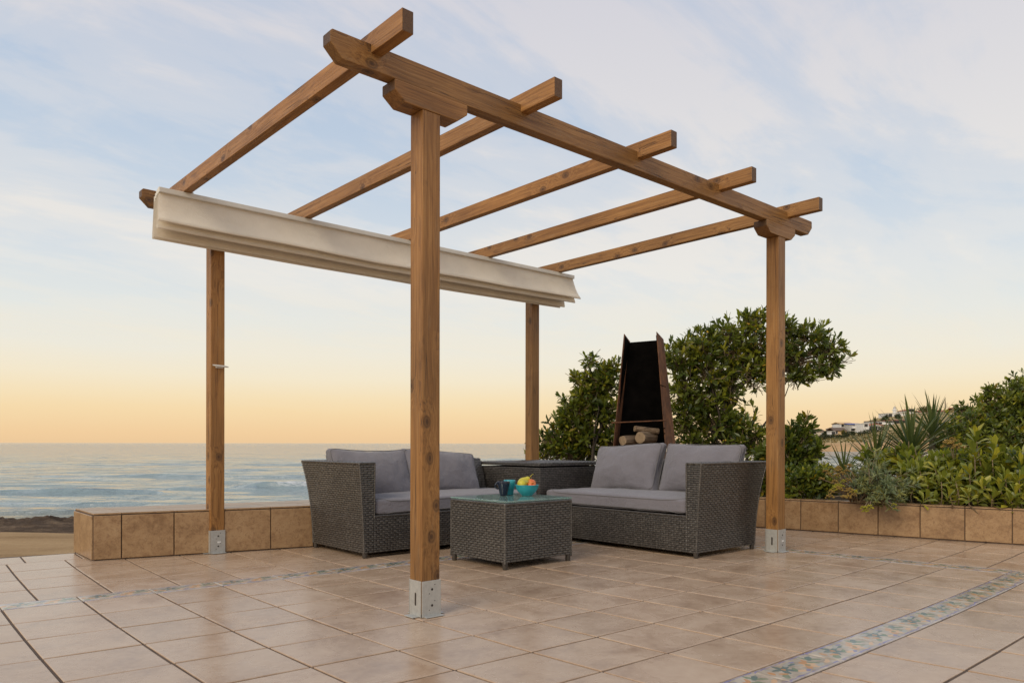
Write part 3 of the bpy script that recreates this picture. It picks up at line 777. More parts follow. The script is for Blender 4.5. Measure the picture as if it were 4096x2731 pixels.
def loop(yf, yb, zt, zb, flare, bul=0.0):
    """a hanging fold: front sheet down, turned under, back sheet up"""
    P = []
    for k in range(9):
        s = k/8; P.append((yf-bul*math.sin(s*math.pi)-flare*s**3, zt-(zt-zb)*s*0.985))
    yb0 = yf-flare
    P += [(yb0+0.002, zb-0.001), (yb0+0.010, zb-0.0035), (yb0+0.020, zb)]
    for k in range(1, 9):
        s = k/8; P.append((yb0+0.022+(yb-yb0-0.022)*s**0.6, zb+(zt-zb)*s))
    return P
fold(loop(2.205, 2.219, 2.231, 2.053, 0.036), -0.382, 3.188, 0.075, 1.0, 0.010)
fold(loop(2.224, 2.252, 2.231, 2.018, 0.014), -0.378, 3.172, 0.060, 4.0, 0.008)
fold(loop(2.256, 2.286, 2.229, 2.030, 0.004, 0.006), -0.374, 3.150, 0.030, 8.0, 0.006)
fold(loop(2.292, 2.322, 2.222, 1.986, -0.012, -0.004), -0.372, 3.130, 0.060, 12.0, 0.006)
fold(loop(2.330, 2.346, 2.212, 1.980, -0.004, -0.004), -0.370, 3.110, 0.050, 17.0, 0.005)

# ================================================================== wicker furniture
SEG_W, SEG_H = 0.042, 0.0138
def weave_patches(fn, su_len, sv_len, rs, w=SEG_W, h=SEG_H, bulge=0.0062):
    """fn(s, t) -> (points, outward normals), s, t in 0..1 arrays. Raised strands in a brick pattern."""
    nr = max(1, int(round(sv_len/h))); nc = max(1, int(round(su_len/w)))
    cs, rws, ws = [], [], []
    for r in range(nr):
        off = 0.5 if r % 2 else 0.0
        for c in range(-1 if off else 0, nc):
            a = max(0.0, (c+off)/nc); b = min(1.0, (c+1+off)/nc)
            if b-a < 0.2/nc: continue
            cs.append(a); ws.append(b-a); rws.append(r)
    a = np.array(cs); wd = np.array(ws); r = np.array(rws, float)
    jit = rs.uniform(-0.04, 0.04, len(a))/nr; bj = bulge*rs.uniform(0.75, 1.25, len(a))
    PU = np.array([0.03, 0.5, 0.97]); PV = np.array([0.10, 0.5, 0.90]); hu = np.array([-0.25, 1.0, -0.25]); hv = np.array([0.35, 1.0, 0.35])
    ss = a[:, None, None]+wd[:, None, None]*PU[None, None, :]+0*PV[None, :, None]
    tt = (r[:, None, None]+PV[None, :, None])/nr+jit[:, None, None]+0*PU[None, None, :]
    tt = np.clip(tt, 0, 1)
    P, N = fn(ss.ravel(), tt.ravel())
    hgt = (bj[:, None, None]*hu[None, None, :]*hv[None, :, None]).ravel()
    V = P+N*hgt[:, None]
    n = len(a); base = (np.arange(n)*9)[:, None, None]
    q = np.array([[0, 1, 4, 3], [1, 2, 5, 4], [3, 4, 7, 6], [4, 5, 8, 7]])
    F = (base+q[None]).reshape(-1, 4)
    return V, F
def surf_core(fn, nu, nv, inset=0.002):
    s, t = np.meshgrid(np.linspace(0, 1, nu+1), np.linspace(0, 1, nv+1))
    P, N = fn(s.ravel(), t.ravel()); V = P-N*inset
    idx = np.arange((nu+1)*(nv+1)).reshape(nv+1, nu+1)
    F = np.stack([idx[:-1, :-1].ravel(), idx[:-1, 1:].ravel(), idx[1:, 1:].ravel(), idx[1:, :-1].ravel()], 1)
    return V, F
def num_normal(pos, sgn):
    """surface from a position function; normal by finite differences, made to point along sgn (a rough outward direction)"""
    sg = np.array(sgn, float)
    def fn(s, t):
        P = pos(s, t); e = 1e-3
        N = np.cross(pos(s+e, t)-pos(s-e, t), pos(s, t+e)-pos(s, t-e))
        N /= np.linalg.norm(N, axis=1)[:, None]+1e-12
        d = np.sign(N @ sg); d[d == 0] = 1
        return P, N*d[:, None]
    return fn
def st(a, b, c): return np.stack([np.broadcast_to(x, np.broadcast(a, b, c).shape) for x in (a, b, c)], 1)

def wicker(parent, panels, core_boxes=(), seed=0, rims=()):
    """panels: (position function, outward direction, width, height)"""
    rs_ = np.random.RandomState(seed)
    VV, FF, CV, CF = [], [], [], []; o = 0; oc = 0
    for pos, sg, lu, lv in panels:
        fn = num_normal(pos, sg)
        V, F = weave_patches(fn, lu, lv, rs_); VV.append(V); FF.append(F+o); o += len(V)
        V, F = surf_core(fn, 8, 10); CV.append(V); CF.append(F+oc); oc += len(V)
    org = np.array(WM[parent.name].to_translation())
    cm = np_mesh('frame', np.concatenate(CV)-org, np.concatenate(CF), M['wcore'])
    link('frame', cm, parent, Matrix.Translation(Vector(org)))
    wm = np_mesh('weave', np.concatenate(VV)-org, np.concatenate(FF), M['wicker'], True)
    w = link('weave', wm, parent, Matrix.Translation(Vector(org))); w['kind'] = 'stuff'
    rng = random.Random(seed)
    if rims:
        mb = MB()
        for path, r in rims:
            # a bound rim: short wrapped segments, each a little fat ring
            pts = [Vector(p) for p in path]
            dense = []; rr = []
            for a, b in zip(pts[:-1], pts[1:]):
                n = max(1, int((b-a).length/0.016))
                for k in range(n):
                    for f, q in ((0.0, 0.80), (0.3, 1.0), (0.7, 1.0)):
                        dense.append(a.lerp(b, (k+f)/n)); rr.append(r*q*rng.uniform(0.96, 1.04))
            dense.append(pts[-1]); rr.append(r*0.8)
            mb.tube(dense, rr, 8)
        mb.build('rim', M['wicker'], parent, smooth=True)

def foot(parent, x, y, r=0.016, h=0.036):
    mb = MB(); mb.lathe([(0.0, 0.0), (r*0.8, 0.0), (r*0.95, 0.004), (r, h)], (x, y, 0.0), 10); mb.lathe([(r, h), (0.0, h)], (x, y, 0.0), 10)
    mb.build('foot', M['foot'], parent, smooth=True)

def sofa(name, label, loc, mapf, L, D, seed):
    """local: lx along the length from the arm, ly depth from the front; mapf(lx, ly, z) -> world columns"""
    root = thing(name, label, 'sofa', loc, 'grey wicker sofas with one arm')
    HA, HB, Z0 = 0.600, 0.262, 0.032
    Db = lambda z: D+0.105*np.clip(z/HA, 0, 1)**2.6            # back flares out
    xo = lambda z: -0.036*np.clip(z/HA, 0, 1)**1.5            # arm flares out
    xi = lambda z: 0.070+0.006*np.clip(z/HA, 0, 1)
    zz = lambda t, a, b: a+(b-a)*t
    def W(f): return lambda s, t: mapf(*f(s, t))
    ux, uy = np.array(mapf(np.array([1.0]), np.array([0.0]), np.array([0.0]))-mapf(np.array([0.0]), np.array([0.0]), np.array([0.0])))[0], np.array(mapf(np.array([0.0]), np.array([1.0]), np.array([0.0]))-mapf(np.array([0.0]), np.array([0.0]), np.array([0.0])))[0]
    P = []
    P.append((W(lambda s, t: (xo(zz(t, Z0, HA)), s*Db(zz(t, Z0, HA)), zz(t, Z0, HA))), -ux, D, HA-Z0))                       # outer side
    P.append((W(lambda s, t: (xo(zz(t, Z0, HA))+(xi(zz(t, Z0, HA))-xo(zz(t, Z0, HA)))*s, 0*s, zz(t, Z0, HA))), -uy, 0.09, HA-Z0))   # arm front
    P.append((W(lambda s, t: (xi(zz(t, HB, HA)), s*Db(zz(t, HB, HA)), zz(t, HB, HA))), ux, D, HA-HB))                        # arm inside
    P.append((W(lambda s, t: (xo(HA)+(xi(HA)-xo(HA))*t, s*Db(HA), HA+0*s)), (0, 0, 1), D, 0.1))                              # arm top
    P.append((W(lambda s, t: (0.070+(L-0.070)*s, 0*s, zz(t, Z0, HB))), -uy, L-0.07, HB-Z0))                                  # seat front
    P.append((W(lambda s, t: (0.070+(L-0.070)*s, t*D, HB+0*s)), (0, 0, 1), L-0.07, D))                                       # seat deck
    P.append((W(lambda s, t: (xo(zz(t, Z0, HA))*(1-s)+L*s, Db(zz(t, Z0, HA)), zz(t, Z0, HA))), uy, L, HA-Z0))                # back
    P.append((W(lambda s, t: (0.070+(L-0.070)*s, Db(zz(t, HB, HA))-0.075, zz(t, HB, HA))), -uy, L, HA-HB))                   # back inside
    P.append((W(lambda s, t: (0.070+(L-0.070)*s, Db(HA)-0.075*t, HA+0*s)), (0, 0, 1), L, 0.075))                             # back top
    P.append((W(lambda s, t: (L+0*s, s*D, zz(t, Z0, HB))), ux, D, HB-Z0))                                                    # open end, low
    P.append((W(lambda s, t: (L+0*s, Db(zz(t, HB, HA))-0.075*s, zz(t, HB, HA))), ux, 0.075, HA-HB))                          # open end of the back
    wm = lambda x, y, z: tuple(mapf(np.array([float(x)]), np.array([float(y)]), np.array([float(z)]))[0])
    hz_ = [Z0+(HA-Z0)*k/8 for k in range(9)]
    rims = [([wm(xo(z), 0.0, z) for z in hz_], 0.006), ([wm(xi(z), 0.0, z) for z in hz_ if z > HB-0.02], 0.006),
            ([wm(xo(HA), 0.0, HA), wm(xi(HA), 0.0, HA)], 0.007), ([wm(xo(HA), 0, HA), wm(xo(HA), float(Db(HA)), HA)], 0.007), ([wm(xi(HA), 0, HA), wm(xi(HA), float(Db(HA))-0.07, HA)], 0.007),
            ([wm(xo(z), float(Db(z)), z) for z in hz_], 0.006), ([wm(xo(HA), float(Db(HA)), HA), wm(L, float(Db(HA)), HA)], 0.007), ([wm(0.07, 0, HB), wm(L, 0, HB)], 0.006)]
    wicker(root, P, seed=seed, rims=rims)
    for lx, ly in ((0.012, 0.014), (0.012, D-0.014), (L-0.014, 0.014), (L-0.014, D-0.014)):
        w = wm(lx, ly, 0); foot(root, w[0], w[1])
    return root
SLx, SLy = 0.654, 1.575
mapL = lambda a, b, z: st(SLx+np.asarray(a), SLy+np.asarray(b), np.asarray(z))
sofaL = sofa('wicker_sofa', 'grey wicker two seat sofa with its back to the sea, left of the coffee table', (SLx+0.75, SLy+0.35, 0), mapL, 1.52, 0.685, 11)
SRx, SRy = 2.232, 0.203
mapR = lambda a, b, z: st(SRx+np.asarray(b), SRy+np.asarray(a), np.asarray(z))
sofaR = sofa('wicker_sofa', 'grey wicker two seat sofa on the right with its back to the planting bed', (SRx+0.35, SRy+0.7, 0), mapR, 1.375, 0.685, 12)

# corner storage table between the sofas
cor = thing('corner_table', 'square wicker corner table with a lid, between the two sofas', 'side table', (2.57, 1.95, 0))
cx0, cx1, cy0, cy1 = 2.192, 2.94, 1.592, 2.312; CH = 0.540
wicker(cor, [(lambda s, t: st(cx0+0*s, cy1+(cy0-cy1)*s, 0.03+(CH-0.03)*t), (-1, 0, 0), 0.72, CH-0.03),
             (lambda s, t: st(cx0+(cx1-cx0)*s, cy0+0*s, 0.03+(CH-0.03)*t), (0, -1, 0), 0.75, CH-0.03),
             (lambda s, t: st(cx1+0*s, cy0+(cy1-cy0)*s, 0.03+(CH-0.03)*t), (1, 0, 0), 0.72, CH-0.03),
             (lambda s, t: st(cx0+(cx1-cx0)*s, cy1+0*s, 0.03+(CH-0.03)*t), (0, 1, 0), 0.75, CH-0.03)], seed=21)
lid = MB(); e = 0.008
lid.box((cx0-e, cy0-e, 0.551), (cx1+e, cy1+e, 0.574)); lo = lid.build('lid', M['wcore'], cor)
rs_ = np.random.RandomState(4); VV = []; FF = []; o = 0
for pos, sg, a, b in [(lambda s, t: st(cx0-e+(cx1-cx0+2*e)*s, cy0-e+(cy1-cy0+2*e)*t, 0.575+0*s), (0, 0, 1), 0.75, 0.73),
                      (lambda s, t: st(cx0-e-0.001+0*s, cy1+e+(cy0-cy1-2*e)*s, 0.551+0.024*t), (-1, 0, 0), 0.73, 0.024),
                      (lambda s, t: st(cx0-e+(cx1-cx0+2*e)*s, cy0-e-0.001+0*s, 0.551+0.024*t), (0, -1, 0), 0.75, 0.024)]:
    V, F = weave_patches(num_normal(pos, sg), a, b, rs_); VV.append(V); FF.append(F+o); o += len(V)
VV = np.concatenate(VV)
w = link('weave', np_mesh('weave', VV-np.array((2.57, 1.95, 0)), np.concatenate(FF), M['wicker'], True), lo, Matrix.Translation((2.57, 1.95, 0))); w['kind'] = 'stuff'
for x, y in ((cx0+.02, cy0+.02), (cx1-.02, cy0+.02), (cx0+.02, cy1-.02), (cx1-.02, cy1-.02)): foot(cor, x, y)

# coffee table
tx0, tx1, ty0, ty1 = 1.036, 1.578, 0.667, 1.176; TH = 0.376
tab = thing('coffee_table', 'square wicker coffee table with a pale green glass top', 'coffee table', ((tx0+tx1)/2, (ty0+ty1)/2, 0))
wicker(tab, [(lambda s, t: st(tx0+0*s, ty1+(ty0-ty1)*s, 0.04+(TH-0.04)*t), (-1, 0, 0), 0.49, TH-0.04),
             (lambda s, t: st(tx0+(tx1-tx0)*s, ty0+0*s, 0.04+(TH-0.04)*t), (0, -1, 0), 0.51, TH-0.04),
             (lambda s, t: st(tx1+0*s, ty0+(ty1-ty0)*s, 0.04+(TH-0.04)*t), (1, 0, 0), 0.49, TH-0.04),
             (lambda s, t: st(tx0+(tx1-tx0)*s, ty1+0*s, 0.04+(TH-0.04)*t), (0, 1, 0), 0.51, TH-0.04),
             (lambda s, t: st(tx0+(tx1-tx0)*s, ty0+(ty1-ty0)*t, TH+0*s), (0, 0, 1), 0.51, 0.49)], seed=31,
       rims=[([(tx0, ty1, TH), (tx0, ty0, TH), (tx1, ty0, TH), (tx1, ty1, TH), (tx0, ty1, TH)], 0.0075), ([(tx0, ty0, 0.03), (tx0, ty0, TH)], 0.007), ([(tx1, ty0, 0.03), (tx1, ty0, TH)], 0.007), ([(tx0, ty1, 0.03), (tx0, ty1, TH)], 0.007)])
for x, y in ((tx0+.014, ty0+.014), (tx1-.014, ty0+.014), (tx0+.014, ty1-.014), (tx1-.014, ty1-.014)): foot(tab, x, y, 0.016, 0.045)
gm, t = material('table_glass')
c = ocoord(t)
sm_ = t.noise(c, 9, 5, 0.65, 0.5)
setp(t, color=(0.62, 0.86, 0.80, 1), rough=t.ramp(sm_, [(0.35, G(0.03)), (0.7, G(0.16))]), trans=0.80, ior=1.5)
M['glass'] = gm
gl = MB(); gl.box((tx0-0.004, ty0-0.004, 0.3855), (tx1+0.004, ty1+0.004, 0.3945))
gl.build('glass_top', gm, tab, bevel=0.002)
GT = 0.3950

# ------------------------------------------------------------------ cushions
def soft_box(sx, sy, sz, r, puff, seed, n=22, wr=0.006, pinch=0.0, sag=0.0):
    """rounded cushion centred on the origin, sides sx, sy, sz"""
    h = Vector((sx/2, sy/2, sz/2)); V = []; F = []
    g = [math.sin((i/n-0.5)*math.pi*0.999)*0.5*1.0 for i in range(n+1)]; g = [0.55*a*2+0.45*(2*i/n-1) for i, a in enumerate(g)]
    bm = bmesh.new()
    for ax in range(3):
        for sg in (-1, 1):
            vs = []
            for i in range(n+1):
                row = []
                for j in range(n+1):
                    p = [0, 0, 0]; p[ax] = sg; p[(ax+1) % 3] = g[i]; p[(ax+2) % 3] = g[j]
                    row.append(bm.verts.new((p[0]*h.x, p[1]*h.y, p[2]*h.z)))
                vs.append(row)
            for i in range(n):
                for j in range(n):
                    f = [vs[i][j], vs[i+1][j], vs[i+1][j+1], vs[i][j+1]]
                    bm.faces.new(f if sg > 0 else f[::-1])
    bmesh.ops.remove_doubles(bm, verts=bm.verts, dist=1e-5)
    for v in bm.verts:
        p = v.co.copy(); inn = Vector([max(-(h[k]-r), min(h[k]-r, p[k])) for k in range(3)])
        d = p-inn
        if d.length > 1e-9: p = inn+d.normalized()*r
        fx, fy = p.x/h.x, p.y/h.y
        w = max(0, 1-abs(fx)**2.4)*max(0, 1-abs(fy)**2.4)
        p.z += math.copysign(puff*w, p.z)*min(1, abs(p.z)/(h.z*0.6))
        cn = (abs(fx)*abs(fy))**3
        if pinch: p.x *= 1-0.045*(1-fy*fy); p.y *= 1-0.075*(1-fx*fx)
        p.z *= 1-0.45*pinch*cn
        p.x *= 1+0.03*pinch*(abs(fy)**3-0.4)*1.0; p.y *= 1+0.05*pinch*(abs(fx)**3-0.4)
        q = Vector((p.x*7+seed*13.1, p.y*7+seed*5.3, p.z*3+seed))
        p.z += wr*mnoise.fractal(q, 1.0, 2.0, 3)*math.copysign(1, p.z)
        if pinch:
            rid = 1-abs(mnoise.noise((p.x*5.5+p.y*3+seed, p.y*2.2-p.x*1.5, seed*2.2)))*2.2
            p.z += 0.010*max(0, rid)*w*math.copysign(1, p.z)
        q2 = Vector((p.x*2.3+seed*3.1, p.y*2.3, seed*2.0))
        p.y += 0.014*pinch*mnoise.noise(q2); p.x += 0.010*pinch*mnoise.noise(q2+Vector((9, 2, 4)))
        rip = math.sin(p.x*46+3*mnoise.noise((p.x*5, seed, 0)))*math.exp(-((p.y+h.y*0.9)/(h.y*0.30))**2)
        p.z += 0.007*pinch*rip*(0.5+mnoise.noise((p.x*9, seed, 3)))
        if sag: p.y -= sag*max(0, fy)*(1-fx*fx)
        v.co = p
    me = bpy.data.meshes.new('cushion'); bm.to_mesh(me); bm.free()
    me.polygons.foreach_set('use_smooth', np.ones(len(me.polygons), dtype=bool)); me.materials.append(M['cushion'])
    return me
def cushion(name, label, cat, group, me, mw, size, r, pipe_inset=0.006, pinch=0.0, puff_z=None):
    o = link(name, me, None, mw); tag(o, label, cat, group)
    # piping cords along the top and bottom seams, following the mesh rim
    sx, sy, sz = size
    co = np.array([v.co[:] for v in me.vertices])
    for sg in (-1, 1):
        pts = []
        for k in range(64):
            a = 2*math.pi*k/64; dx, dy = math.cos(a), math.sin(a)
            e_ = 0.22
            x = math.copysign(abs(dx)**e_, dx)*(sx/2-0.0035); y = math.copysign(abs(dy)**e_, dy)*(sy/2-0.0035)
            zt = sg*(sz/2-r*0.75)
            d = (co[:, 0]-x)**2+(co[:, 1]-y)**2+((co[:, 2]-zt)*1.0)**2
            q = co[np.argmin(d)]
            pts.append(Vector((q[0], q[1], q[2])))
        # smooth the loop a little
        pts = [(pts[i-1]+pts[i]*2+pts[(i+1) % 64])/4 for i in range(64)]
        pts = [p+Vector((p.x, p.y, 0)).normalized()*0.0016 for p in pts]
        mb = MB(); mb.tube(pts+[pts[0]], 0.0036, 6, cap=False)
        V = np.array(mb.v)
        link('piping', np_mesh('piping', V, mb.f, M['piping'], True), o, mw)
    return o
TT = Matrix.Translation
# seat cushions
def seat(label, cx, cy, sx, sy, zc, seed, rot):
    me = soft_box(sx, sy, 0.096, 0.020, 0.018, seed, 26, 0.004)
    return cushion('seat_cushion', label, 'seat cushion', 'grey seat cushions', me, TT((cx, cy, zc)) @ Matrix.Rotation(rot, 4, 'Z'), (sx, sy, 0.096), 0.020)
seat('long grey seat cushion on the left sofa with its back to the sea', SLx+0.795, SLy+0.305, 1.415, 0.605, 0.317, 1, 0)
seat('long grey seat cushion on the right sofa under two upright cushions', SRx+0.305, SRy+0.725, 1.285, 0.605, 0.323, 2, math.pi/2)
# back cushions: local x along the sofa, y up the cushion, z thickness (towards the sitter)
def back(label, p, along, facing, lean, w, h, th, seed, yaw=0, roll=0):
    al = Vector(along).normalized(); fc = Vector(facing).normalized()
    up = (Vector((0, 0, 1))*math.cos(lean)-fc*math.sin(lean)).normalized(); nn = al.cross(up).normalized()
    mw = Matrix(((al.x, up.x, nn.x, p[0]), (al.y, up.y, nn.y, p[1]), (al.z, up.z, nn.z, p[2]), (0, 0, 0, 1)))
    mw = mw @ Matrix.Rotation(roll, 4, 'Z') @ Matrix.Rotation(yaw, 4, 'Y')
    me = soft_box(w, h, th*0.78, 0.028, 0.060, seed, 34, 0.010, 1.0)
    return cushion('back_cushion', label, 'cushion', 'grey back cushions', me, mw, (w, h, th), 0.030, pinch=1)
back('grey back cushion at the arm of the left sofa, partly behind the front post', (1.005, 2.085, 0.505), (1, 0, 0), (0, -1, 0), rad(21), 0.635, 0.365, 0.12, 3, 0, rad(-1))
back('grey back cushion on the left sofa leaning beside the corner table', (1.605, 2.065, 0.500), (1, 0, 0), (0, -1, 0), rad(23), 0.66, 0.355, 0.12, 4, 0, rad(-4))
back('grey back cushion of the right sofa nearer the corner table', (2.715, 1.165, 0.535), (0, -1, 0), (-1, 0, 0), rad(21), 0.655, 0.39, 0.12, 5, rad(-3), rad(2))
back('grey back cushion of the right sofa rising above its arm', (2.760, 0.530, 0.540), (0, -1, 0), (-1, 0, 0), rad(20), 0.61, 0.39, 0.12, 6, rad(5), rad(1))

# ------------------------------------------------------------------ things on the coffee table
def lathe_thing(name, label, cat, prof, c, mat, group=None, n=40):
    mb = MB(); mb.lathe(prof, c, n); o = mb.build(name, mat, None, smooth=True, origin=c)
    return tag(o, label, cat, group)
bowl = lathe_thing('fruit_bowl', 'turquoise ceramic bowl of fruit on the glass table', 'bowl',
    [(0.0, 0.001), (0.034, 0.001), (0.036, 0.006), (0.040, 0.009), (0.058, 0.026), (0.070, 0.046), (0.0755, 0.066), (0.0765, 0.068), (0.0755, 0.0695), (0.0735, 0.068), (0.067, 0.046), (0.054, 0.027), (0.03, 0.013), (0.0, 0.011)], (1.449, 0.930, GT), M['teal'])
BC = Vector((1.449, 0.930, GT))
def mug(label, x, y, mat, hand, tall, rt, rb, lobes=False):
    mb = MB(); prof = [(0.0, 0.001), (rb-0.002, 0.001), (rb, 0.004), (rb+(rt-rb)*0.35, tall*0.35), (rb+(rt-rb)*0.6, tall*0.62), (rt-0.001, tall*0.82), (rt, tall-0.003), (rt-0.001, tall), (rt-0.003, tall-0.002), (rt-0.006, tall*0.7), (rb-0.003, 0.008), (0.0, 0.007)]
    if lobes: prof = [(0.0, 0.001), (rb-0.002, 0.001), (rb, 0.004), (rb+0.002, tall*0.30), (rb+0.004, tall*0.40), (rt*0.93, tall*0.56), (rt*0.91, tall*0.64), (rt, tall*0.80), (rt, tall-0.002), (rt-0.002, tall), (rt-0.004, tall-0.003), (rt-0.008, tall*0.6), (rb-0.003, 0.008), (0, 0.007)]
    mb.lathe(prof, (x, y, GT), 32)
    o = mb.build('mug', mat, None, smooth=True, origin=(x, y, GT)); tag(o, label, 'mug', 'mugs on the coffee table')
    h = Vector(hand).normalized(); hb = MB(); P = []
    for k in range(9):
        a = -math.pi/2+math.pi*k/8
        P.append(Vector((x, y, GT+tall*0.70))+h*(rt*0.86+0.021*math.cos(a))+Vector((0, 0, 0.019*math.sin(a))))
    hb.tube(P, 0.0052, 8); hb.build('handle', mat, o, smooth=True)
    return o
hdir = tuple(-RT*0.95-FW*0.3)
mug('dark navy blue mug with its handle to the left, left of the bowl', 1.330, 1.020, M['navy'], hdir, 0.091, 0.0400, 0.0235)
mug('turquoise mug standing behind the fruit bowl', 1.412, 1.055, M['teal'], tuple(FW+RT*0.3), 0.096, 0.0385, 0.0255, True)
M['pear'] = mat_simple('pear_skin', (0.50, 0.44, 0.035), 0.42, var=0.14, scale=45)
M['apple'] = None
am, t = material('apple_skin')
c = ocoord(t)
setp(t, color=t.ramp(t.noise(t.mapping(c, scale=(1, 1, 0.35)), 38, 4, 0.6), [(0.35, (0.62, 0.10, 0.03, 1)), (0.55, (0.66, 0.20, 0.045, 1)), (0.7, (0.66, 0.34, 0.09, 1))]), rough=0.35)
M['apple'] = am
M['fstem'] = mat_simple('fruit_stem', (0.22, 0.12, 0.03), 0.8)
def fruit(kind, label, c, axis, s, group):
    q = Vector(axis).normalized().to_track_quat('Z', 'Y').to_matrix()
    mb = MB()
    if kind == 'pear':
        prof = [(0.0, -0.034), (0.010, -0.035), (0.020, -0.033), (0.030, -0.024), (0.0345, -0.010), (0.033, 0.004), (0.026, 0.018), (0.019, 0.030), (0.0155, 0.041), (0.010, 0.047), (0.0, 0.048)]
        st0, st1 = 0.046, 0.076
    else:
        prof = [(0.0, -0.024), (0.006, -0.027), (0.016, -0.029), (0.027, -0.021), (0.0335, -0.004), (0.032, 0.011), (0.025, 0.023), (0.014, 0.028), (0.007, 0.026), (0.0, 0.020)]
        st0, st1 = 0.018, 0.036
    mb.lathe([(r*s, z*s) for r, z in prof], c, 24, q)
    o = mb.build(kind, M[kind], None, smooth=True, origin=c); tag(o, label, kind, group)
    a = Vector(c)+q @ Vector((0, 0, st0*s)); b = Vector(c)+q @ Vector((0.002, 0.003, st1*s)); e_ = Vector(c)+q @ Vector((0.010*s, 0.0, st1*s+0.006))
    sb = MB(); sb.tube([a, b, e_], [0.0022, 0.0017, 0.0024], 6); sb.build('stem', M['pear'] if kind == 'pear' else M['fstem'], o, smooth=True)
    return o
fc = lambda r, f, z: tuple(BC+RT*r+FW*f+Vector((0, 0, z)))
fruit('pear', 'yellow pear at the back of the bowl, stem pointing up', fc(-0.020, 0.016, 0.084), tuple(RT*0.75+FW*0.1+UP*0.62), 0.98, 'pears in the bowl')
fruit('pear', 'yellow pear lying at the front of the bowl', fc(-0.028, -0.030, 0.076), tuple(RT*0.35-FW*0.93+UP*0.1)if False else tuple(RT*0.80+FW*0.5+UP*0.25), 0.88, 'pears in the bowl')
fruit('apple', 'orange red apple highest at the right of the bowl', fc(0.026, 0.022, 0.076), tuple(RT*0.2+FW*0.1+UP), 0.95, 'apples in the bowl')
fruit('apple', 'orange red apple at the front right of the bowl, seen end on', fc(0.030, -0.034, 0.067), tuple(-FW*0.85+RT*0.15+UP*0.5), 0.82, 'apples in the bowl')
fruit('apple', 'orange red apple low at the left rim of the bowl', fc(-0.045, 0.004, 0.052), tuple(-RT*0.4+UP), 0.72, 'apples in the bowl')

# ================================================================== outdoor fireplace behind the corner
fp = thing('outdoor_fireplace', 'tall tapering open fireplace of rusty sheet steel behind the sofas, black with soot inside', 'fireplace', tuple(at(2555, 1985, 7.6)))
TF = 7.55
def fpt(u, v, d=0.0): return at(u, v, TF+d)
Zf = lambda u, v: (2350+u*500/1568, 1300+v*500/1568)
def plate(name, P, th, mat, mat2=None):
    P = [Vector(p) for p in P]; n = (P[1]-P[0]).cross(P[2]-P[0]).normalized()*th
    mb = MB(); mb.hexa([*P, *[p+n for p in P]])
    return mb.build(name, mat, fp, fixn=True)
dp = 0.30     # depth of the hood
BL, BR, TL, TR = Zf(318, 1545), Zf(975, 1545), Zf(456, 110), Zf(862, 85)
bl, br, tl, tr = fpt(*BL), fpt(*BR), fpt(*TL), fpt(*TR)
back_dir = (FW*0.97+RT*0.20).normalized()*dp
tdir = (FW*0.97+RT*0.35).normalized()*dp
inL_b = bl+RT*0.055+back_dir; inR_b = br-RT*0.03+back_dir*1.0+RT*0.10
inL_t = tl+RT*0.095*1.0+FW*0.24-UP*0.045; inR_t = tr+RT*0.075+FW*0.24-UP*0.045
plate('side_panel', [bl, inL_b, inL_t, tl], 0.006, M['rust'])
plate('side_panel', [br, br+RT*0.150+FW*0.22, tr+RT*0.112+FW*0.22-UP*0.045, tr], 0.006, M['rust'])
plate('back_panel', [bl+RT*0.045+FW*0.20, br+RT*0.10+FW*0.20, tr+RT*0.07+FW*0.20-UP*0.055, tl+RT*0.085+FW*0.20-UP*0.060], 0.006, M['soot'])
# sooted inner linings of the side panels
plate('lining', [bl+RT*0.012+FW*0.03, bl+RT*0.047+FW*0.195, tl+RT*0.085+FW*0.195-UP*0.062, tl+RT*0.016+FW*0.03-UP*0.02], 0.003, M['soot'])
plate('lining', [br-RT*0.002+FW*0.012, br+RT*0.095+FW*0.196, tr+RT*0.066+FW*0.196-UP*0.058, tr-RT*0.001+FW*0.012-UP*0.03], 0.003, M['soot'])
mb = MB(); hb = fpt(*Zf(318, 1520)); 
mb.hexa([bl-UP*0.03, br-UP*0.03, br-UP*0.03+RT*0.06+FW*0.24, bl-UP*0.03+FW*0.24, bl, br, br+RT*0.06+FW*0.24, bl+FW*0.24])
mb.build('hearth', M['rust'], fp, fixn=True)
g0, g1 = fpt(*Zf(302, 1224), -0.01), fpt(*Zf(985, 1194), -0.01)
mb = MB(); mb.tube([g0, g1], 0.006, 6)
gb = mb.build('grill_rack', M['rust'], fp)
mb = MB()
for k in range(14):
    a = g0.lerp(g1, (k+0.7)/15); mb.tube([a+FW*0.008, a+FW*0.19], 0.0035, 5)
mb.build('bars', M['soot'], gb)
mb = MB()
for z_ in (1293, 1358): 
    a = fpt(*Zf(950, z_), -0.012); mb.tube([a, a+RT*0.02], 0.005, 5)
a = fpt(*Zf(915, 752), -0.008); b = fpt(*Zf(980, 775), 0.05); mb.tube([a, b], 0.004, 5)
mb.build('hook', M['soot'], fp)
# stand down to the ground behind the bench
mb = MB(); zb = 0.05
w0 = bl-UP*0.03
for p in (bl+RT*0.03+FW*0.02, br-RT*0.01+FW*0.02, bl+RT*0.03+FW*0.21, br+RT*0.02+FW*0.21):
    q = Vector((p.x, p.y, zb-1.0)); mb.box((p.x-0.02, p.y-0.02, -0.98), (p.x+0.02, p.y+0.02, p.z-0.032))
mb.build('stand', M['rust'], fp)
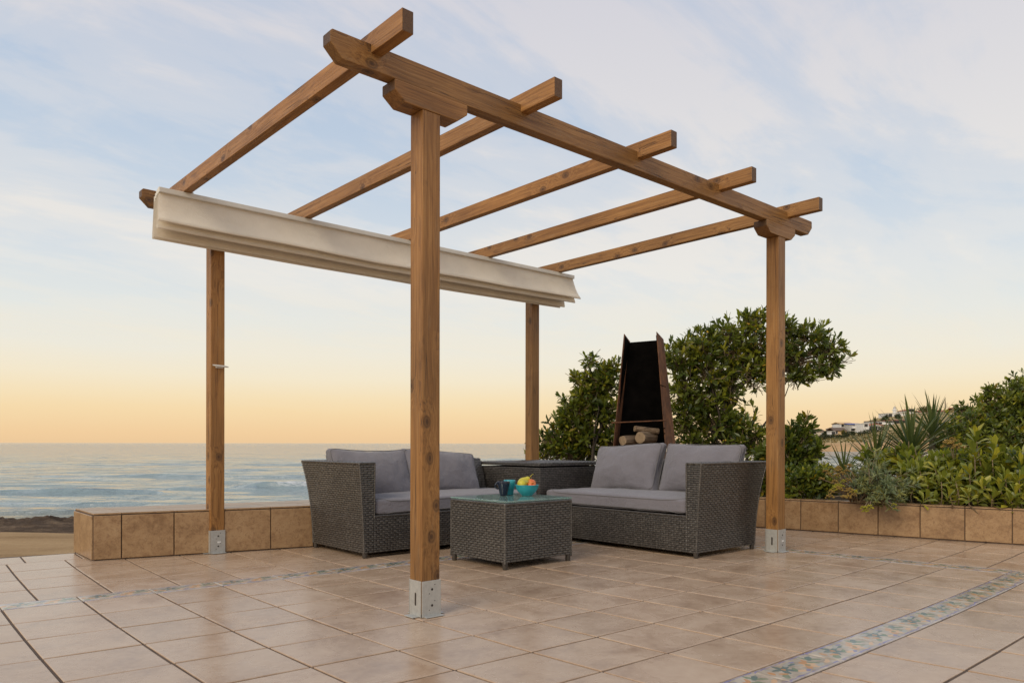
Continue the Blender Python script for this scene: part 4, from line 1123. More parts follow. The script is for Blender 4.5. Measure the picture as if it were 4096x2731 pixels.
# logs on the hearth
lm_, t = material('log_bark')
c = ocoord(t); n = t.noise(t.mapping(c, scale=(1, 8, 8)), 5, 6, 0.65, 0.5)
setp(t, color=t.ramp(n, [(0.32, (0.055, 0.036, 0.022, 1)), (0.5, (0.17, 0.115, 0.072, 1)), (0.68, (0.28, 0.20, 0.13, 1))]), rough=0.9, normal=bump(t, n, 0.6, 0.02))
M['log'] = lm_
M['logend'] = mat_simple('log_end', (0.30, 0.215, 0.135), 0.85, var=0.25, scale=40, bumps=0.3)
def log(label, u, v, d, r, L, direc, seed):
    c = fpt(*Zf(u, v), d); dr = Vector(direc).normalized()
    q = dr.to_track_quat('X', 'Z').to_matrix()
    V = []; n = 20; m = 12
    for i in range(m+1):
        for k in range(n):
            a = 2*math.pi*k/n; rr = r*(1+0.10*mnoise.noise((math.cos(a)*1.3+seed, math.sin(a)*1.3, i/m*1.5))+0.035*mnoise.noise((math.cos(a)*4, math.sin(a)*4+seed, i/m*4)))
            if i == 0: rr *= 0.95
            V.append(q @ Vector((i/m*L, rr*math.cos(a), rr*math.sin(a))))
    F = [[i*n+k, i*n+(k+1) % n, (i+1)*n+(k+1) % n, (i+1)*n+k] for i in range(m) for k in range(n)]+[list(range(m*n, m*n+n))]
    o = link('log', np_mesh('log', V, F, M['log'], False), None, TT(c)); tag(o, label, 'log', 'logs in the fireplace')
    rb = random.Random(seed); mb = MB(); E_ = [v+Vector(c) for v in V[:n]]; cc = sum(E_, Vector())/n-dr*0.002
    V2 = E_+[cc+(e-cc)*0.55-dr*0.001 for e in E_]+[cc]
    F2 = [[k, (k+1) % n, n+(k+1) % n, n+k] for k in range(n)]+[[n+k, n+(k+1) % n, 2*n] for k in range(n)]
    mb.add(V2, F2); mb.build('cut_end', M['logend'], o, fixn=True)
    return o
log('pale log with a dark hollow cut end, at the front of the hearth', 660, 1410, -0.02, 0.060, 0.24, (RT*0.62+FW*0.70+UP*0.02), 2)
log('grey log lying to the left of the pale log on the hearth', 440, 1447, 0.0, 0.050, 0.24, (RT*0.72+FW*0.62+UP*0.02), 5)
log('thin log on top of the other logs', 590, 1297, 0.03, 0.030, 0.26, (RT*0.95+FW*0.25-UP*0.10), 9)

# ================================================================== vegetation
def leaf_template(kind):
    """a leaf along +y, length 1, width 1, facing +z: rows of (y, half width, z lift)"""
    rows = {'obovate': [(0.0, 0.04, 0.0), (0.35, 0.26, 0.05), (0.72, 0.50, 0.07), (1.0, 0.10, 0.0)],
            'lance': [(0.0, 0.06, 0.0), (0.3, 0.46, 0.06), (0.65, 0.40, 0.08), (1.0, 0.03, 0.0)],
            'thin': [(0.0, 0.4, 0.0), (0.5, 0.5, 0.05), (1.0, 0.2, 0.0)]}[kind]
    V = []
    for y, w, z in rows: V += [(-w, y, z+w*0.28), (0, y, z), (w, y, z+w*0.28)]
    F = []
    for i in range(len(rows)-1):
        F += [[i*3, i*3+1, i*3+4, i*3+3], [i*3+1, i*3+2, i*3+5, i*3+4]]
    return np.array(V, float), np.array(F)
def unit(v): return v/(np.linalg.norm(v, axis=-1, keepdims=True)+1e-12)
def rosettes(P, AX, rs, nleaf, L, W, cols, kind='obovate', spread=(0.35, 1.25), jitter=0.25, yellow=0.03, droop=0.0):
    """P, AX (n,3): rosette centres and axes -> (V, F, colours)"""
    n = len(P); tv, tf = leaf_template(kind)
    ref = unit(rs.normal(size=(n, 3))); a = unit(np.cross(AX, ref)); b = np.cross(AX, a)
    k = nleaf; ang = (np.arange(k)[None]/k*2*math.pi*2.618+rs.uniform(0, 6.28, (n, 1))+rs.uniform(-jitter, jitter, (n, k)))
    phi = np.linspace(spread[0], spread[1], k)[None]+rs.uniform(-0.25, 0.25, (n, k))
    rdir = a[:, None]*np.cos(ang)[..., None]+b[:, None]*np.sin(ang)[..., None]
    d = unit(AX[:, None]*np.cos(phi)[..., None]+rdir*np.sin(phi)[..., None]+np.array([0, 0, -droop])[None, None])
    side = unit(np.cross(d, AX[:, None]+0.01)); nr = np.cross(side, d)
    ln = L*rs.uniform(0.65, 1.2, (n, k)); wd = W*rs.uniform(0.75, 1.15, (n, k))
    pos = P[:, None]+AX[:, None]*(rs.uniform(-0.25, 0.2, (n, k))*L)[..., None]
    V = pos[:, :, None]+side[:, :, None]*(tv[:, 0][None, None]*wd[..., None])[..., None]+d[:, :, None]*(tv[:, 1][None, None]*ln[..., None])[..., None]+nr[:, :, None]*(tv[:, 2][None, None]*wd[..., None])[..., None]
    V = V.reshape(-1, 3); N = n*k
    F = (np.arange(N)[:, None, None]*len(tv)+tf[None]).reshape(-1, 4)
    cols = np.array(cols); ci = rs.randint(0, len(cols), n)
    c = cols[ci][:, None]*rs.uniform(0.75, 1.25, (n, k, 1))*np.ones((n, k, 3))
    inner = rs.uniform(0, 1, (n, k)) < yellow
    c[inner] = np.array([0.26, 0.19, 0.015])*rs.uniform(0.6, 1.2, (inner.sum(), 1))
    C = np.repeat(c.reshape(-1, 3), len(tv), 0); C = np.concatenate([C, np.ones((len(C), 1))], 1)
    return V, F, C
def blob_points(blobs, n, rs, shell=0.45, up=0.5):
    """random points through a set of ellipsoids (centre, (ra, rt, rz)); weight by size; returns points, outward axes"""
    w = np.array([(b[1][0]*b[1][1]*b[1][2])**0.72 for b in blobs]); w /= w.sum()
    k = rs.choice(len(blobs), n, p=w)
    C = np.array([tuple(b[0]) for b in blobs])[k]; R = np.array([b[1] for b in blobs])[k]
    d = unit(rs.normal(size=(n, 3))); r = (shell+(1-shell)*rs.uniform(0, 1, (n, 1)))**0.7
    off = d*r*R*(1+0.24*rs.normal(size=(n, 1)))
    basis = np.array([tuple(RT), tuple(FW), tuple(UP)])
    P = C+off @ basis
    out = unit((d/R) @ basis)
    AX = unit(out*0.9+np.array([0, 0, up])+0.45*rs.normal(size=(n, 3)))
    return P, AX, C
def foliage(name, parent, V, F, C, mat):
    org = np.array(WM[parent.name].to_translation())
    o = link(name, np_mesh(name, V-org, F, mat, True, C), parent, Matrix.Translation(Vector(org))); o['kind'] = 'stuff'; return o
def twigs(parent, P, AX, C, rs, ln=0.16, r=0.0028, every=1, mat='stem', name='twigs'):
    mb = MB()
    for i in range(0, len(P), every):
        p = Vector(P[i]); a = Vector(AX[i]); c = Vector(C[i])
        q = p-a*ln*0.55+(c-p).normalized()*ln*0.6
        mb.tube([p+a*0.01, p-a*ln*0.35, q], [r*0.6, r, r*1.3], 3, cap=False)
    o = mb.build(name, M[mat], parent, kind='stuff'); return o
def limb(mb, a, b, r0, r1, rng, wob=0.1, n=6):
    a = Vector(a); b = Vector(b); L = (b-a).length; P = []; R = []
    for i in range(n+1):
        f = i/n; o = Vector((rng.uniform(-1, 1), rng.uniform(-1, 1), rng.uniform(-0.6, 0.6)))*wob*L*math.sin(f*math.pi)
        P.append(a.lerp(b, f)+o+UP*(0.12*L*math.sin(f*math.pi))); R.append(r0+(r1-r0)*f)
    mb.tube(P, R, 7); return P
def rblob(Zm, u, v, ru, rv, t, depth=None):
    k = Zm[2]*t/FOC
    c = at(Zm[0]+u*Zm[2], Zm[1]+v*Zm[2], t)
    return (c, (ru*k, depth if depth else (ru+rv)*0.5*k*0.8, rv*k))
ZR3 = (2000, 1150, 1500/2045); ZR5 = (3000, 1400, 1096/2148)
DARK = [(0.065, 0.088, 0.018), (0.085, 0.112, 0.020), (0.115, 0.142, 0.024), (0.070, 0.098, 0.030), (0.15, 0.172, 0.028)]
MID = [(0.125, 0.155, 0.028), (0.155, 0.185, 0.033), (0.19, 0.21, 0.03), (0.095, 0.13, 0.035)]
SUNNY = [(0.25, 0.26, 0.03), (0.30, 0.29, 0.035), (0.19, 0.22, 0.035)]

def bush(name, label, cat, base, blobs, n, nleaf, L, W, cols, seed, kind='obovate', shell=0.4, up=0.55, limbs=None, yellow=0.03, tw=0.16, every=1, trunk_r=0.05, berries=0, mat='leaf', spread=(0.35, 1.25), group=None):
    root = thing(name, label, cat, tuple(base), group); rs = np.random.RandomState(seed); rng = random.Random(seed)
    mb = MB(); bv = Vector(base)
    for k, (c, R) in enumerate(blobs):
        c = Vector(c)
        if limbs and k in limbs: src = Vector(limbs[k])
        else: src = bv+Vector((rng.uniform(-.08, .08), rng.uniform(-.08, .08), 0))
        P = limb(mb, src, c, trunk_r*rng.uniform(0.6, 1), trunk_r*0.28, rng, 0.07)
        for s in range(4):
            d = Vector((rng.gauss(0, 1), rng.gauss(0, 1), rng.gauss(0.3, 0.8))).normalized()
            e_ = c+RT*(d.x*R[0]*0.75)+FW*(d.y*R[1]*0.75)+UP*(d.z*R[2]*0.75)
            limb(mb, P[rng.randint(3, 6)], e_, trunk_r*0.3, trunk_r*0.1, rng, 0.06, 4)
    mb.build('trunk', M['bark'], root, smooth=True)
    P, AX, C = blob_points(blobs, n, rs, shell, up)
    V, F, Cc = rosettes(P, AX, rs, nleaf, L, W, cols, kind, spread, yellow=yellow)
    foliage('crown', root, V, F, Cc, M[mat])
    if tw: twigs(root, P, AX, C, rs, tw, 0.003, every)
    if berries:
        bb_ = MB()
        for i in rs.choice(n, berries, replace=False):
            p = Vector(P[i])+Vector(AX[i])*0.03
            for s in range(2):
                q_ = p+Vector(tuple(rs.normal(size=3)*0.012)); r = 0.011
                bb_.lathe([(0, -r), (r*0.8, -r*0.6), (r, 0), (r*0.8, r*0.6), (0, r)], q_, 6)
        o = bb_.build('berries', M['berry'], root, smooth=True, kind='stuff')
    return root
M['berry'] = mat_simple('yellow_berry', (0.42, 0.27, 0.02), 0.5, var=0.3, scale=3)

# the spreading tree behind the right sofa
T0 = 8.6
tb = at(2930, 2000, T0); tb.z = -0.15
B = lambda u, v, ru, rv, t=T0, d=None: rblob(ZR3, u, v, ru, rv, t, d)
tree_blobs = [B(985, 390, 95, 120), B(1010, 560, 95, 130), B(1110, 320, 110, 110), B(1130, 450, 110, 110), B(1255, 235, 110, 85), B(1265, 350, 100, 80),
              B(1390, 195, 95, 75), B(1400, 310, 95, 90), B(1545, 230, 100, 70), B(1690, 265, 110, 75), B(1800, 330, 90, 62), B(1870, 390, 55, 35), B(1640, 390, 130, 50), B(1690, 470, 110, 32), B(1330, 450, 110, 70), B(1440, 420, 90, 70), B(1250, 500, 90, 70), B(1560, 340, 90, 60), B(1780, 430, 90, 30), B(1500, 420, 80, 60), B(1395, 515, 75, 42), B(1260, 585, 85, 60), B(1600, 480, 80, 35),
              B(1010, 720, 85, 110), B(1120, 620, 110, 100), B(1190, 740, 130, 105), B(1330, 760, 100, 90), B(1060, 840, 110, 70), B(1260, 850, 130, 70), B(1390, 850, 70, 90)]
j1 = at(*[ZR3[0]+1210*ZR3[2], ZR3[1]+610*ZR3[2]], T0); j2 = at(*[ZR3[0]+1560*ZR3[2], ZR3[1]+450*ZR3[2]], T0)
lim = {k: j1 for k in (5, 7, 4, 6, 12)}; lim.update({k: j2 for k in (8, 9, 10, 11, 13, 15, 17, 18)}); lim.update({14: j1, 16: j1, 19: j2, 20: j2})
tree = bush('spreading_tree', 'large green spreading tree with yellow fruit, its crown reaching past the right post', 'tree', tb, tree_blobs, 1500, 8, 0.098, 0.030, DARK+MID+MID+SUNNY, 41, limbs=lim, berries=60, trunk_r=0.024, shell=0.25, tw=0.2, yellow=0.012)
mb = MB(); rg = random.Random(8)
limb(mb, tb, j1, 0.06, 0.034, rg, 0.05); limb(mb, j1, j2, 0.030, 0.018, rg, 0.04); limb(mb, j2, at(*[ZR3[0]+1850*ZR3[2], ZR3[1]+350*ZR3[2]], T0), 0.016, 0.006, rg, 0.05)
mb.build('limb', M['bark'], tree, smooth=True)

# bush behind the corner table, left of the fireplace
T1 = 8.9
lb = at(2330, 2000, T1); lb.z = -0.6
B1 = lambda u, v, ru, rv: rblob(ZR3, u, v, ru, rv, T1)
bush('rounded_bush', 'dark green bush left of the fireplace, behind the corner table', 'bush', lb,
     [B1(560, 520, 95, 85), B1(480, 580, 75, 70), B1(600, 440, 50, 45), B1(490, 400, 38, 35), B1(430, 500, 45, 30), B1(430, 660, 90, 75), B1(560, 680, 100, 100), B1(360, 740, 75, 55), B1(300, 830, 85, 60), B1(450, 810, 110, 90), B1(240, 890, 60, 40), B1(600, 850, 90, 90), B1(380, 900, 130, 45), B1(170, 930, 50, 16)],
     760, 8, 0.100, 0.032, DARK+MID+MID+SUNNY[:2], 42, shell=0.25, tw=0.2, trunk_r=0.035)

# bush right of the right-hand post
T2 = 7.4
B2 = lambda u, v, ru, rv, t=T2: rblob(ZR3, u, v, ru, rv, t)
rb_ = at(3180, 2000, T2); rb_.z = 0.2
bush('leafy_bush', 'dark leafy bush rising directly right of the right post, bare stems below', 'bush', rb_,
     [B2(1610, 850, 55, 85), B2(1660, 760, 45, 45), B2(1690, 870, 60, 60), B2(1600, 980, 60, 75), B2(1640, 930, 80, 60), B2(1560, 900, 50, 130), B2(1480, 960, 60, 120), B2(1430, 1050, 60, 80)],
     430, 8, 0.10, 0.031, DARK+MID, 43, shell=0.25, tw=0.18, trunk_r=0.022, berries=8)

Z5 = lambda u, v: (ZR5[0]+u*ZR5[2], ZR5[1]+v*ZR5[2])
B5 = lambda u, v, ru, rv, t, d=None: rblob(ZR5, u, v, ru, rv, t, d)
def g5(u, t, z=0.2):
    p = at(Z5(u, 1150)[0], 2000, t); p.z = z; return p
bush('low_shrub', 'low dark shrub on the planter edge between the right post and the yellow flowers', 'shrub', g5(450, 6.5),
     [B5(360, 1080, 90, 80, 6.5), B5(480, 1040, 110, 90, 6.5), B5(600, 1060, 90, 90, 6.5), B5(420, 980, 80, 50, 6.7), B5(570, 960, 60, 40, 6.8), B5(330, 1010, 60, 80, 6.7)],
     420, 8, 0.070, 0.024, DARK+MID+MID+SUNNY[:2], 44, tw=0.12, trunk_r=0.014)
bush('dense_bush', 'big dense dark bush at the far right edge, highest in the planting bed', 'bush', g5(1900, 8.8, -0.2),
     [B5(2050, 480, 170, 190, 8.8), B5(2150, 330, 130, 130, 8.8), B5(1850, 540, 150, 120, 8.7), B5(1700, 600, 130, 110, 8.5), B5(1900, 420, 120, 90, 8.8), B5(1890, 320, 55, 40, 8.8), B5(1600, 660, 110, 100, 8.3), B5(2200, 560, 150, 220, 8.6), B5(1950, 680, 200, 120, 8.4), B5(1660, 470, 50, 40, 8.8), B5(2300, 400, 170, 250, 8.9), B5(1520, 760, 90, 70, 8.2), B5(2520, 560, 220, 260, 8.4), B5(2820, 640, 240, 260, 8.2), B5(3150, 700, 260, 260, 8.0)],
     3000, 7, 0.068, 0.026, DARK+MID+MID+SUNNY, 45, tw=0.14, every=2, trunk_r=0.05, shell=0.45)

# the pittosporum seedlings with big leaves along the right of the planter: a lush mass, its nearest leaves single
big_near = [B5(1330, 1010, 120, 110, 6.3), B5(1500, 980, 130, 120, 6.3), B5(1480, 1110, 150, 80, 6.1), B5(1680, 1060, 140, 110, 6.1), B5(1850, 1010, 150, 130, 6.0), B5(1900, 1120, 160, 80, 5.85), B5(2050, 960, 140, 130, 5.9), B5(2130, 1080, 130, 110, 5.75), B5(2280, 1000, 150, 160, 5.8), B5(1250, 1110, 80, 80, 6.4), B5(1280, 930, 100, 70, 6.5), B5(1100, 900, 100, 60, 6.9), B5(1200, 860, 110, 60, 6.8), B5(1650, 890, 160, 60, 6.4), B5(950, 870, 80, 40, 7.0), B5(2480, 1010, 170, 170, 5.7), B5(2740, 1030, 170, 170, 5.6), B5(3000, 1050, 170, 170, 5.5)]
pit = bush('large_leaved_shrub', 'lush shrub with large glossy oval leaves along the right of the planter wall', 'shrub', g5(1750, 6.1), big_near, 1120, 9, 0.108, 0.035, MID+SUNNY+SUNNY+DARK[3:], 46, tw=0.2, trunk_r=0.012, shell=0.3, yellow=0.02)
# single large leaves on the shoots that face the terrace
tv, tf = leaf_template('obovate')
M['bigleaf'] = mat_random_leaf('large_leaf', (0.15, 0.18, 0.03, 1), (0.24, 0.25, 0.035, 1), (0.36, 0.32, 0.035, 1))
lv = tv.copy(); lv[:, 0] *= 0.042; lv[:, 1] *= 0.105; lv[:, 2] *= 0.045
lv[:, 2] -= 0.03*(lv[:, 1]/0.125)**2*0.6
leaf_me = np_mesh('leaf', lv, tf, M['bigleaf'], True)
rs = np.random.RandomState(77); nl = 0
shoots = [(1770, 690, 5.95, 1.25, 9), (1760, 800, 5.9, 1.1, 8), (1920, 770, 6.0, 1.1, 10), (1900, 850, 5.85, 1.0, 8), (2050, 820, 6.0, 1.0, 9), (1610, 1020, 5.75, 0.95, 9), (1380, 1150, 5.75, 0.9, 8), (1900, 1150, 5.55, 1.0, 8), (1500, 1020, 5.9, 0.95, 8), (2080, 1120, 5.5, 1.0, 8),
          (1720, 960, 5.7, 1.0, 8), (2000, 1000, 5.6, 1.0, 8), (1330, 940, 6.1, 0.9, 8), (1830, 1060, 5.6, 1.0, 8), (1450, 920, 6.0, 0.9, 8), (2120, 900, 5.75, 1.0, 8), (1560, 1130, 5.6, 0.9, 8), (1240, 1080, 6.1, 0.8, 7), (1710, 1130, 5.55, 0.9, 7), (1300, 1040, 6.0, 0.9, 8), (1400, 1050, 6.0, 0.9, 8), (1560, 930, 6.0, 0.9, 8), (1640, 1090, 5.8, 0.9, 8), (1780, 1150, 5.7, 1.0, 8), (1960, 1090, 5.6, 1.0, 8), (2040, 1180, 5.5, 1.0, 8), (2110, 1010, 5.6, 1.0, 8), (1980, 920, 5.9, 1.0, 8), (1850, 940, 5.9, 0.9, 8), (1440, 1170, 5.9, 0.8, 7), (1620, 1180, 5.8, 0.8, 7), (2080, 1220, 5.5, 0.9, 7)]
rg = random.Random(3)
for (u, v, t, sc, k) in shoots:
    wd_ = at(*Z5(u, v), 1.0)-CAM                       # the wall's distance along this line
    tw_ = (planter_x(0)+0.2-CAM.x+0.2225*CAM.y)/(wd_.x+0.2225*wd_.y)
    t = max(t, tw_+0.10+0.20*rg.random()); k = int(k*1.6)
    p = at(*Z5(u, v), t); base_ = Vector((p.x+rg.uniform(0.02, .2), p.y+rg.uniform(-.06, .1), 0.2)); ax = Vector((rg.uniform(-.7, .3), rg.uniform(-.7, .3), 1)).normalized()
    smb = MB(); smb.tube([base_, base_.lerp(p, 0.5)+Vector((rg.uniform(-.04, .04), rg.uniform(-.04, .04), 0)), p], [0.006, 0.005, 0.0035], 6); smb.build('shoot', M['stem'], pit, smooth=True)
    for i in range(k):
        an = i*2.4+rg.uniform(-.3, .3); ph = 0.25+1.25*i/k+rg.uniform(-.15, .15)
        a = ax.cross(Vector((0.3, 0.9, 0.2))).normalized(); b = ax.cross(a)
        rd = a*math.cos(an)+b*math.sin(an); d = (ax*math.cos(ph)+rd*math.sin(ph)).normalized(); sd_ = d.cross(ax).normalized(); nr = sd_.cross(d)
        s_ = sc*rg.uniform(0.75, 1.1); o_ = p-ax*(0.035*i/k*2)
        link('leaf', leaf_me, pit, Matrix(((sd_.x*s_, d.x*s_, nr.x*s_, o_.x), (sd_.y*s_, d.y*s_, nr.y*s_, o_.y), (sd_.z*s_, d.z*s_, nr.z*s_, o_.z), (0, 0, 0, 1)))); nl += 1

# samphire-like plant with grey-green fingers and yellow flower heads spilling over the wall
def finger_plant(name, label, base, spots, cols, seed, n=46, L=0.05):
    root = thing(name, label, 'plant', tuple(base)); rs = np.random.RandomState(seed); rng = random.Random(seed)
    st_ = MB(); Ps, As = [], []
    for (p, r, k) in spots:
        for i in range(k):
            e_ = Vector(p)+RT*rng.gauss(0, r*0.55)+FW*rng.gauss(0, r*0.4)+UP*rng.gauss(0, r*0.5)
            b0 = Vector(base)+Vector((rng.uniform(-.08, .08), rng.uniform(-.12, .12), 0.02))
            mid = b0.lerp(e_, 0.6)+UP*0.05
            st_.tube([b0, mid, e_], [0.004, 0.0035, 0.002], 4, cap=False)
            for s in range(4):
                Ps.append(tuple(mid.lerp(e_, 0.35+0.65*s/3))); As.append(tuple(((e_-mid).normalized()*0.6+Vector((rng.gauss(0, .5), rng.gauss(0, .5), rng.gauss(.3, .4)))).normalized()))
    st_.build('stems', M['stem'], root, smooth=True, kind='stuff')
    V, F, C = rosettes(np.array(Ps), np.array(As), rs, 8, L, 0.0085, cols, 'thin', (0.3, 1.1), 0.4, 0.02)
    foliage('foliage', root, V, F, C, M['leaf_matt'])
    return root
GREY = [(0.17, 0.21, 0.11), (0.21, 0.24, 0.12), (0.14, 0.18, 0.10), (0.24, 0.24, 0.08)]
fpn = finger_plant('samphire', 'sprawling grey green fleshy plant spilling over the planter wall', g5(950, 5.95, 0.24),
    [(at(*Z5(830, 990), 6.1), 0.17, 26), (at(*Z5(900, 1080), 5.95), 0.16, 26), (at(*Z5(1050, 1080), 5.8), 0.15, 30), (at(*Z5(1090, 1150), 5.68), 0.09, 16), (at(*Z5(960, 960), 6.2), 0.13, 14), (at(*Z5(1200, 1060), 6.0), 0.12, 12)], GREY, 51)
M['umbel'] = mat_attr_leaf('flower_head', 0.8, 0.2)
def umbel(parent, p, r, seed, cols, base):
    """flat flower head: rays carrying little globes of florets"""
    rs = np.random.RandomState(seed); rng = random.Random(seed); p = Vector(p); ax = Vector((rng.uniform(-.3, .1), rng.uniform(-.4, .1), 1)).normalized()
    st_ = MB(); st_.tube([Vector(base), Vector(base).lerp(p, 0.6)+UP*0.02, p-ax*r*0.8], [0.004, 0.0035, 0.003], 5); V = []; F = []; C = []
    oct_v = np.array([(1, 0, 0), (0, 1, 0), (-1, 0, 0), (0, -1, 0), (0, 0, 1), (0, 0, -1)], float); oct_f = np.array([(0, 1, 4), (1, 2, 4), (2, 3, 4), (3, 0, 4), (1, 0, 5), (2, 1, 5), (3, 2, 5), (0, 3, 5)])
    o = 0
    for k in range(16):
        a = k*2.4; rr = r*math.sqrt((k+0.5)/16); q = p+Vector((math.cos(a)*rr, math.sin(a)*rr, -rr*rr/r*0.6+rng.uniform(-.35, .25)*r))
        st_.tube([p-ax*r*0.8, q], 0.0012, 3, cap=False)
        for s in range(14):
            c = np.array(tuple(q))+unit(rs.normal(size=3))*r*0.19*np.array([1, 1, 0.7])
            V.append(c+oct_v*r*0.10*rs.uniform(0.7, 1.3)); F.append(oct_f+o); o += 6
            cc = np.array(cols[rs.randint(len(cols))])*rs.uniform(0.8, 1.2); C.append(np.tile(np.append(cc, 1), (6, 1)))
    org = np.array(WM[parent.name].to_translation())
    h = link('flower_head', np_mesh('flower_head', np.concatenate(V)-org, np.concatenate(F), M['umbel'], True, np.concatenate(C)), parent, Matrix.Translation(Vector(org)))
    st_.build('flower_stalk', M['stem'], h, smooth=True)
YEL = [(0.40, 0.35, 0.025), (0.33, 0.32, 0.03)]; OCH = [(0.36, 0.23, 0.06), (0.30, 0.20, 0.06), (0.40, 0.28, 0.05)]
ur = random.Random(19)
for k in range(26):
    u = ur.gauss(715, 62); v = ur.uniform(880, 1150); t = 6.15-(v-880)/270*0.42; c = OCH if ur.random() < 0.6 else YEL
    umbel(fpn, at(*Z5(u, v), t-0.06), ur.uniform(0.020, 0.038), 60+k, c, g5(ur.uniform(780, 900), 6.05, 0.26))
for k, (u, v, r) in enumerate([(905, 1245, 0.024), (935, 1215, 0.030), (890, 1225, 0.022), (1130, 1200, 0.016), (1135, 1235, 0.013)]):
    umbel(fpn, at(*Z5(u, v), 5.56), r, 95+k, YEL, g5(960, 5.9, 0.27))
for k, (u, v, r, t) in enumerate([(1560, 715, 0.055, 6.2), (1630, 735, 0.042, 6.1), (1590, 690, 0.03, 6.25)]):
    umbel(pit, at(*Z5(u, v), t), r, 80+k, OCH, at(*Z5(1600, 900), 6.2))
umbel(pit, at(*Z5(2130, 1130), 5.5), 0.055, 90, YEL, at(*Z5(2140, 1200), 5.5))

# spiky rosettes of sword leaves
M['sword'] = mat_random_leaf('sword_leaf', (0.058, 0.088, 0.036, 1), (0.095, 0.125, 0.045, 1), (0.15, 0.16, 0.045, 1), 0.42)
def sword(L, W):
    V = []; F = []; n = 6
    for i in range(n+1):
        f = i/n; w = W*(0.55+0.45*math.sin(min(1, f*2.2)*math.pi/2))*(1-f**2.2)+0.0006; z = -0.10*L*f**2.2
        V += [(-w/2, f*L, z+w*0.22), (0, f*L, z), (w/2, f*L, z+w*0.22)]
    for i in range(n): F += [[i*3, i*3+1, i*3+4, i*3+3], [i*3+1, i*3+2, i*3+5, i*3+4]]
    return np_mesh('sword_leaf', np.array(V), np.array(F), M['sword'], True)
sw = [sword(0.58, 0.034), sword(0.48, 0.029)]
def yucca(label, u, v, t, sc, n, seed, tilt=(0, 0)):
    p = at(*Z5(u, v), t); root = thing('yucca', label, 'plant', (p.x, p.y, 0.15), 'spiky yuccas in the planting bed'); rg = random.Random(seed)
    mb = MB(); mb.tube([(p.x, p.y, 0.0 if p.z > 0.1 else p.z-0.3), tuple(p)], [0.045*sc, 0.035*sc], 8); mb.build('trunk', M['bark'], root, smooth=True)
    ax = Vector((tilt[0], tilt[1], 1)).normalized(); a = ax.cross(Vector((0.3, 0.9, 0.2))).normalized(); b = ax.cross(a)
    for i in range(n):
        an = i*2.39996; ph = 0.12+1.45*(i/n)**0.9+rg.uniform(-.08, .08)
        rd = a*math.cos(an)+b*math.sin(an); d = (ax*math.cos(ph)+rd*math.sin(ph)).normalized(); sd_ = d.cross(ax).normalized(); nr = sd_.cross(d); s_ = sc*rg.uniform(0.8, 1.08)
        o_ = p-ax*(0.12*sc*i/n)
        link('sword_leaf', sw[i % 2], root, Matrix(((sd_.x*s_, d.x*s_, nr.x*s_, o_.x), (sd_.y*s_, d.y*s_, nr.y*s_, o_.y), (sd_.z*s_, d.z*s_, nr.z*s_, o_.z), (0, 0, 0, 1))))
    return root
yucca('largest yucca, its fan of sword leaves standing in front of the far houses', 1265, 790, 7.2, 0.92, 105, 1)
yucca('smaller yucca leaning left below the largest yucca', 985, 880, 7.3, 0.85, 62, 2, (-0.1, -0.2))
yucca('lowest yucca above the yellow flowers, half sunk in the shrubs', 735, 960, 7.2, 0.70, 26, 3)
yucca('yucca behind the largest one, its leaves against the sky at the dense bush', 1430, 640, 8.2, 0.88, 74, 4)

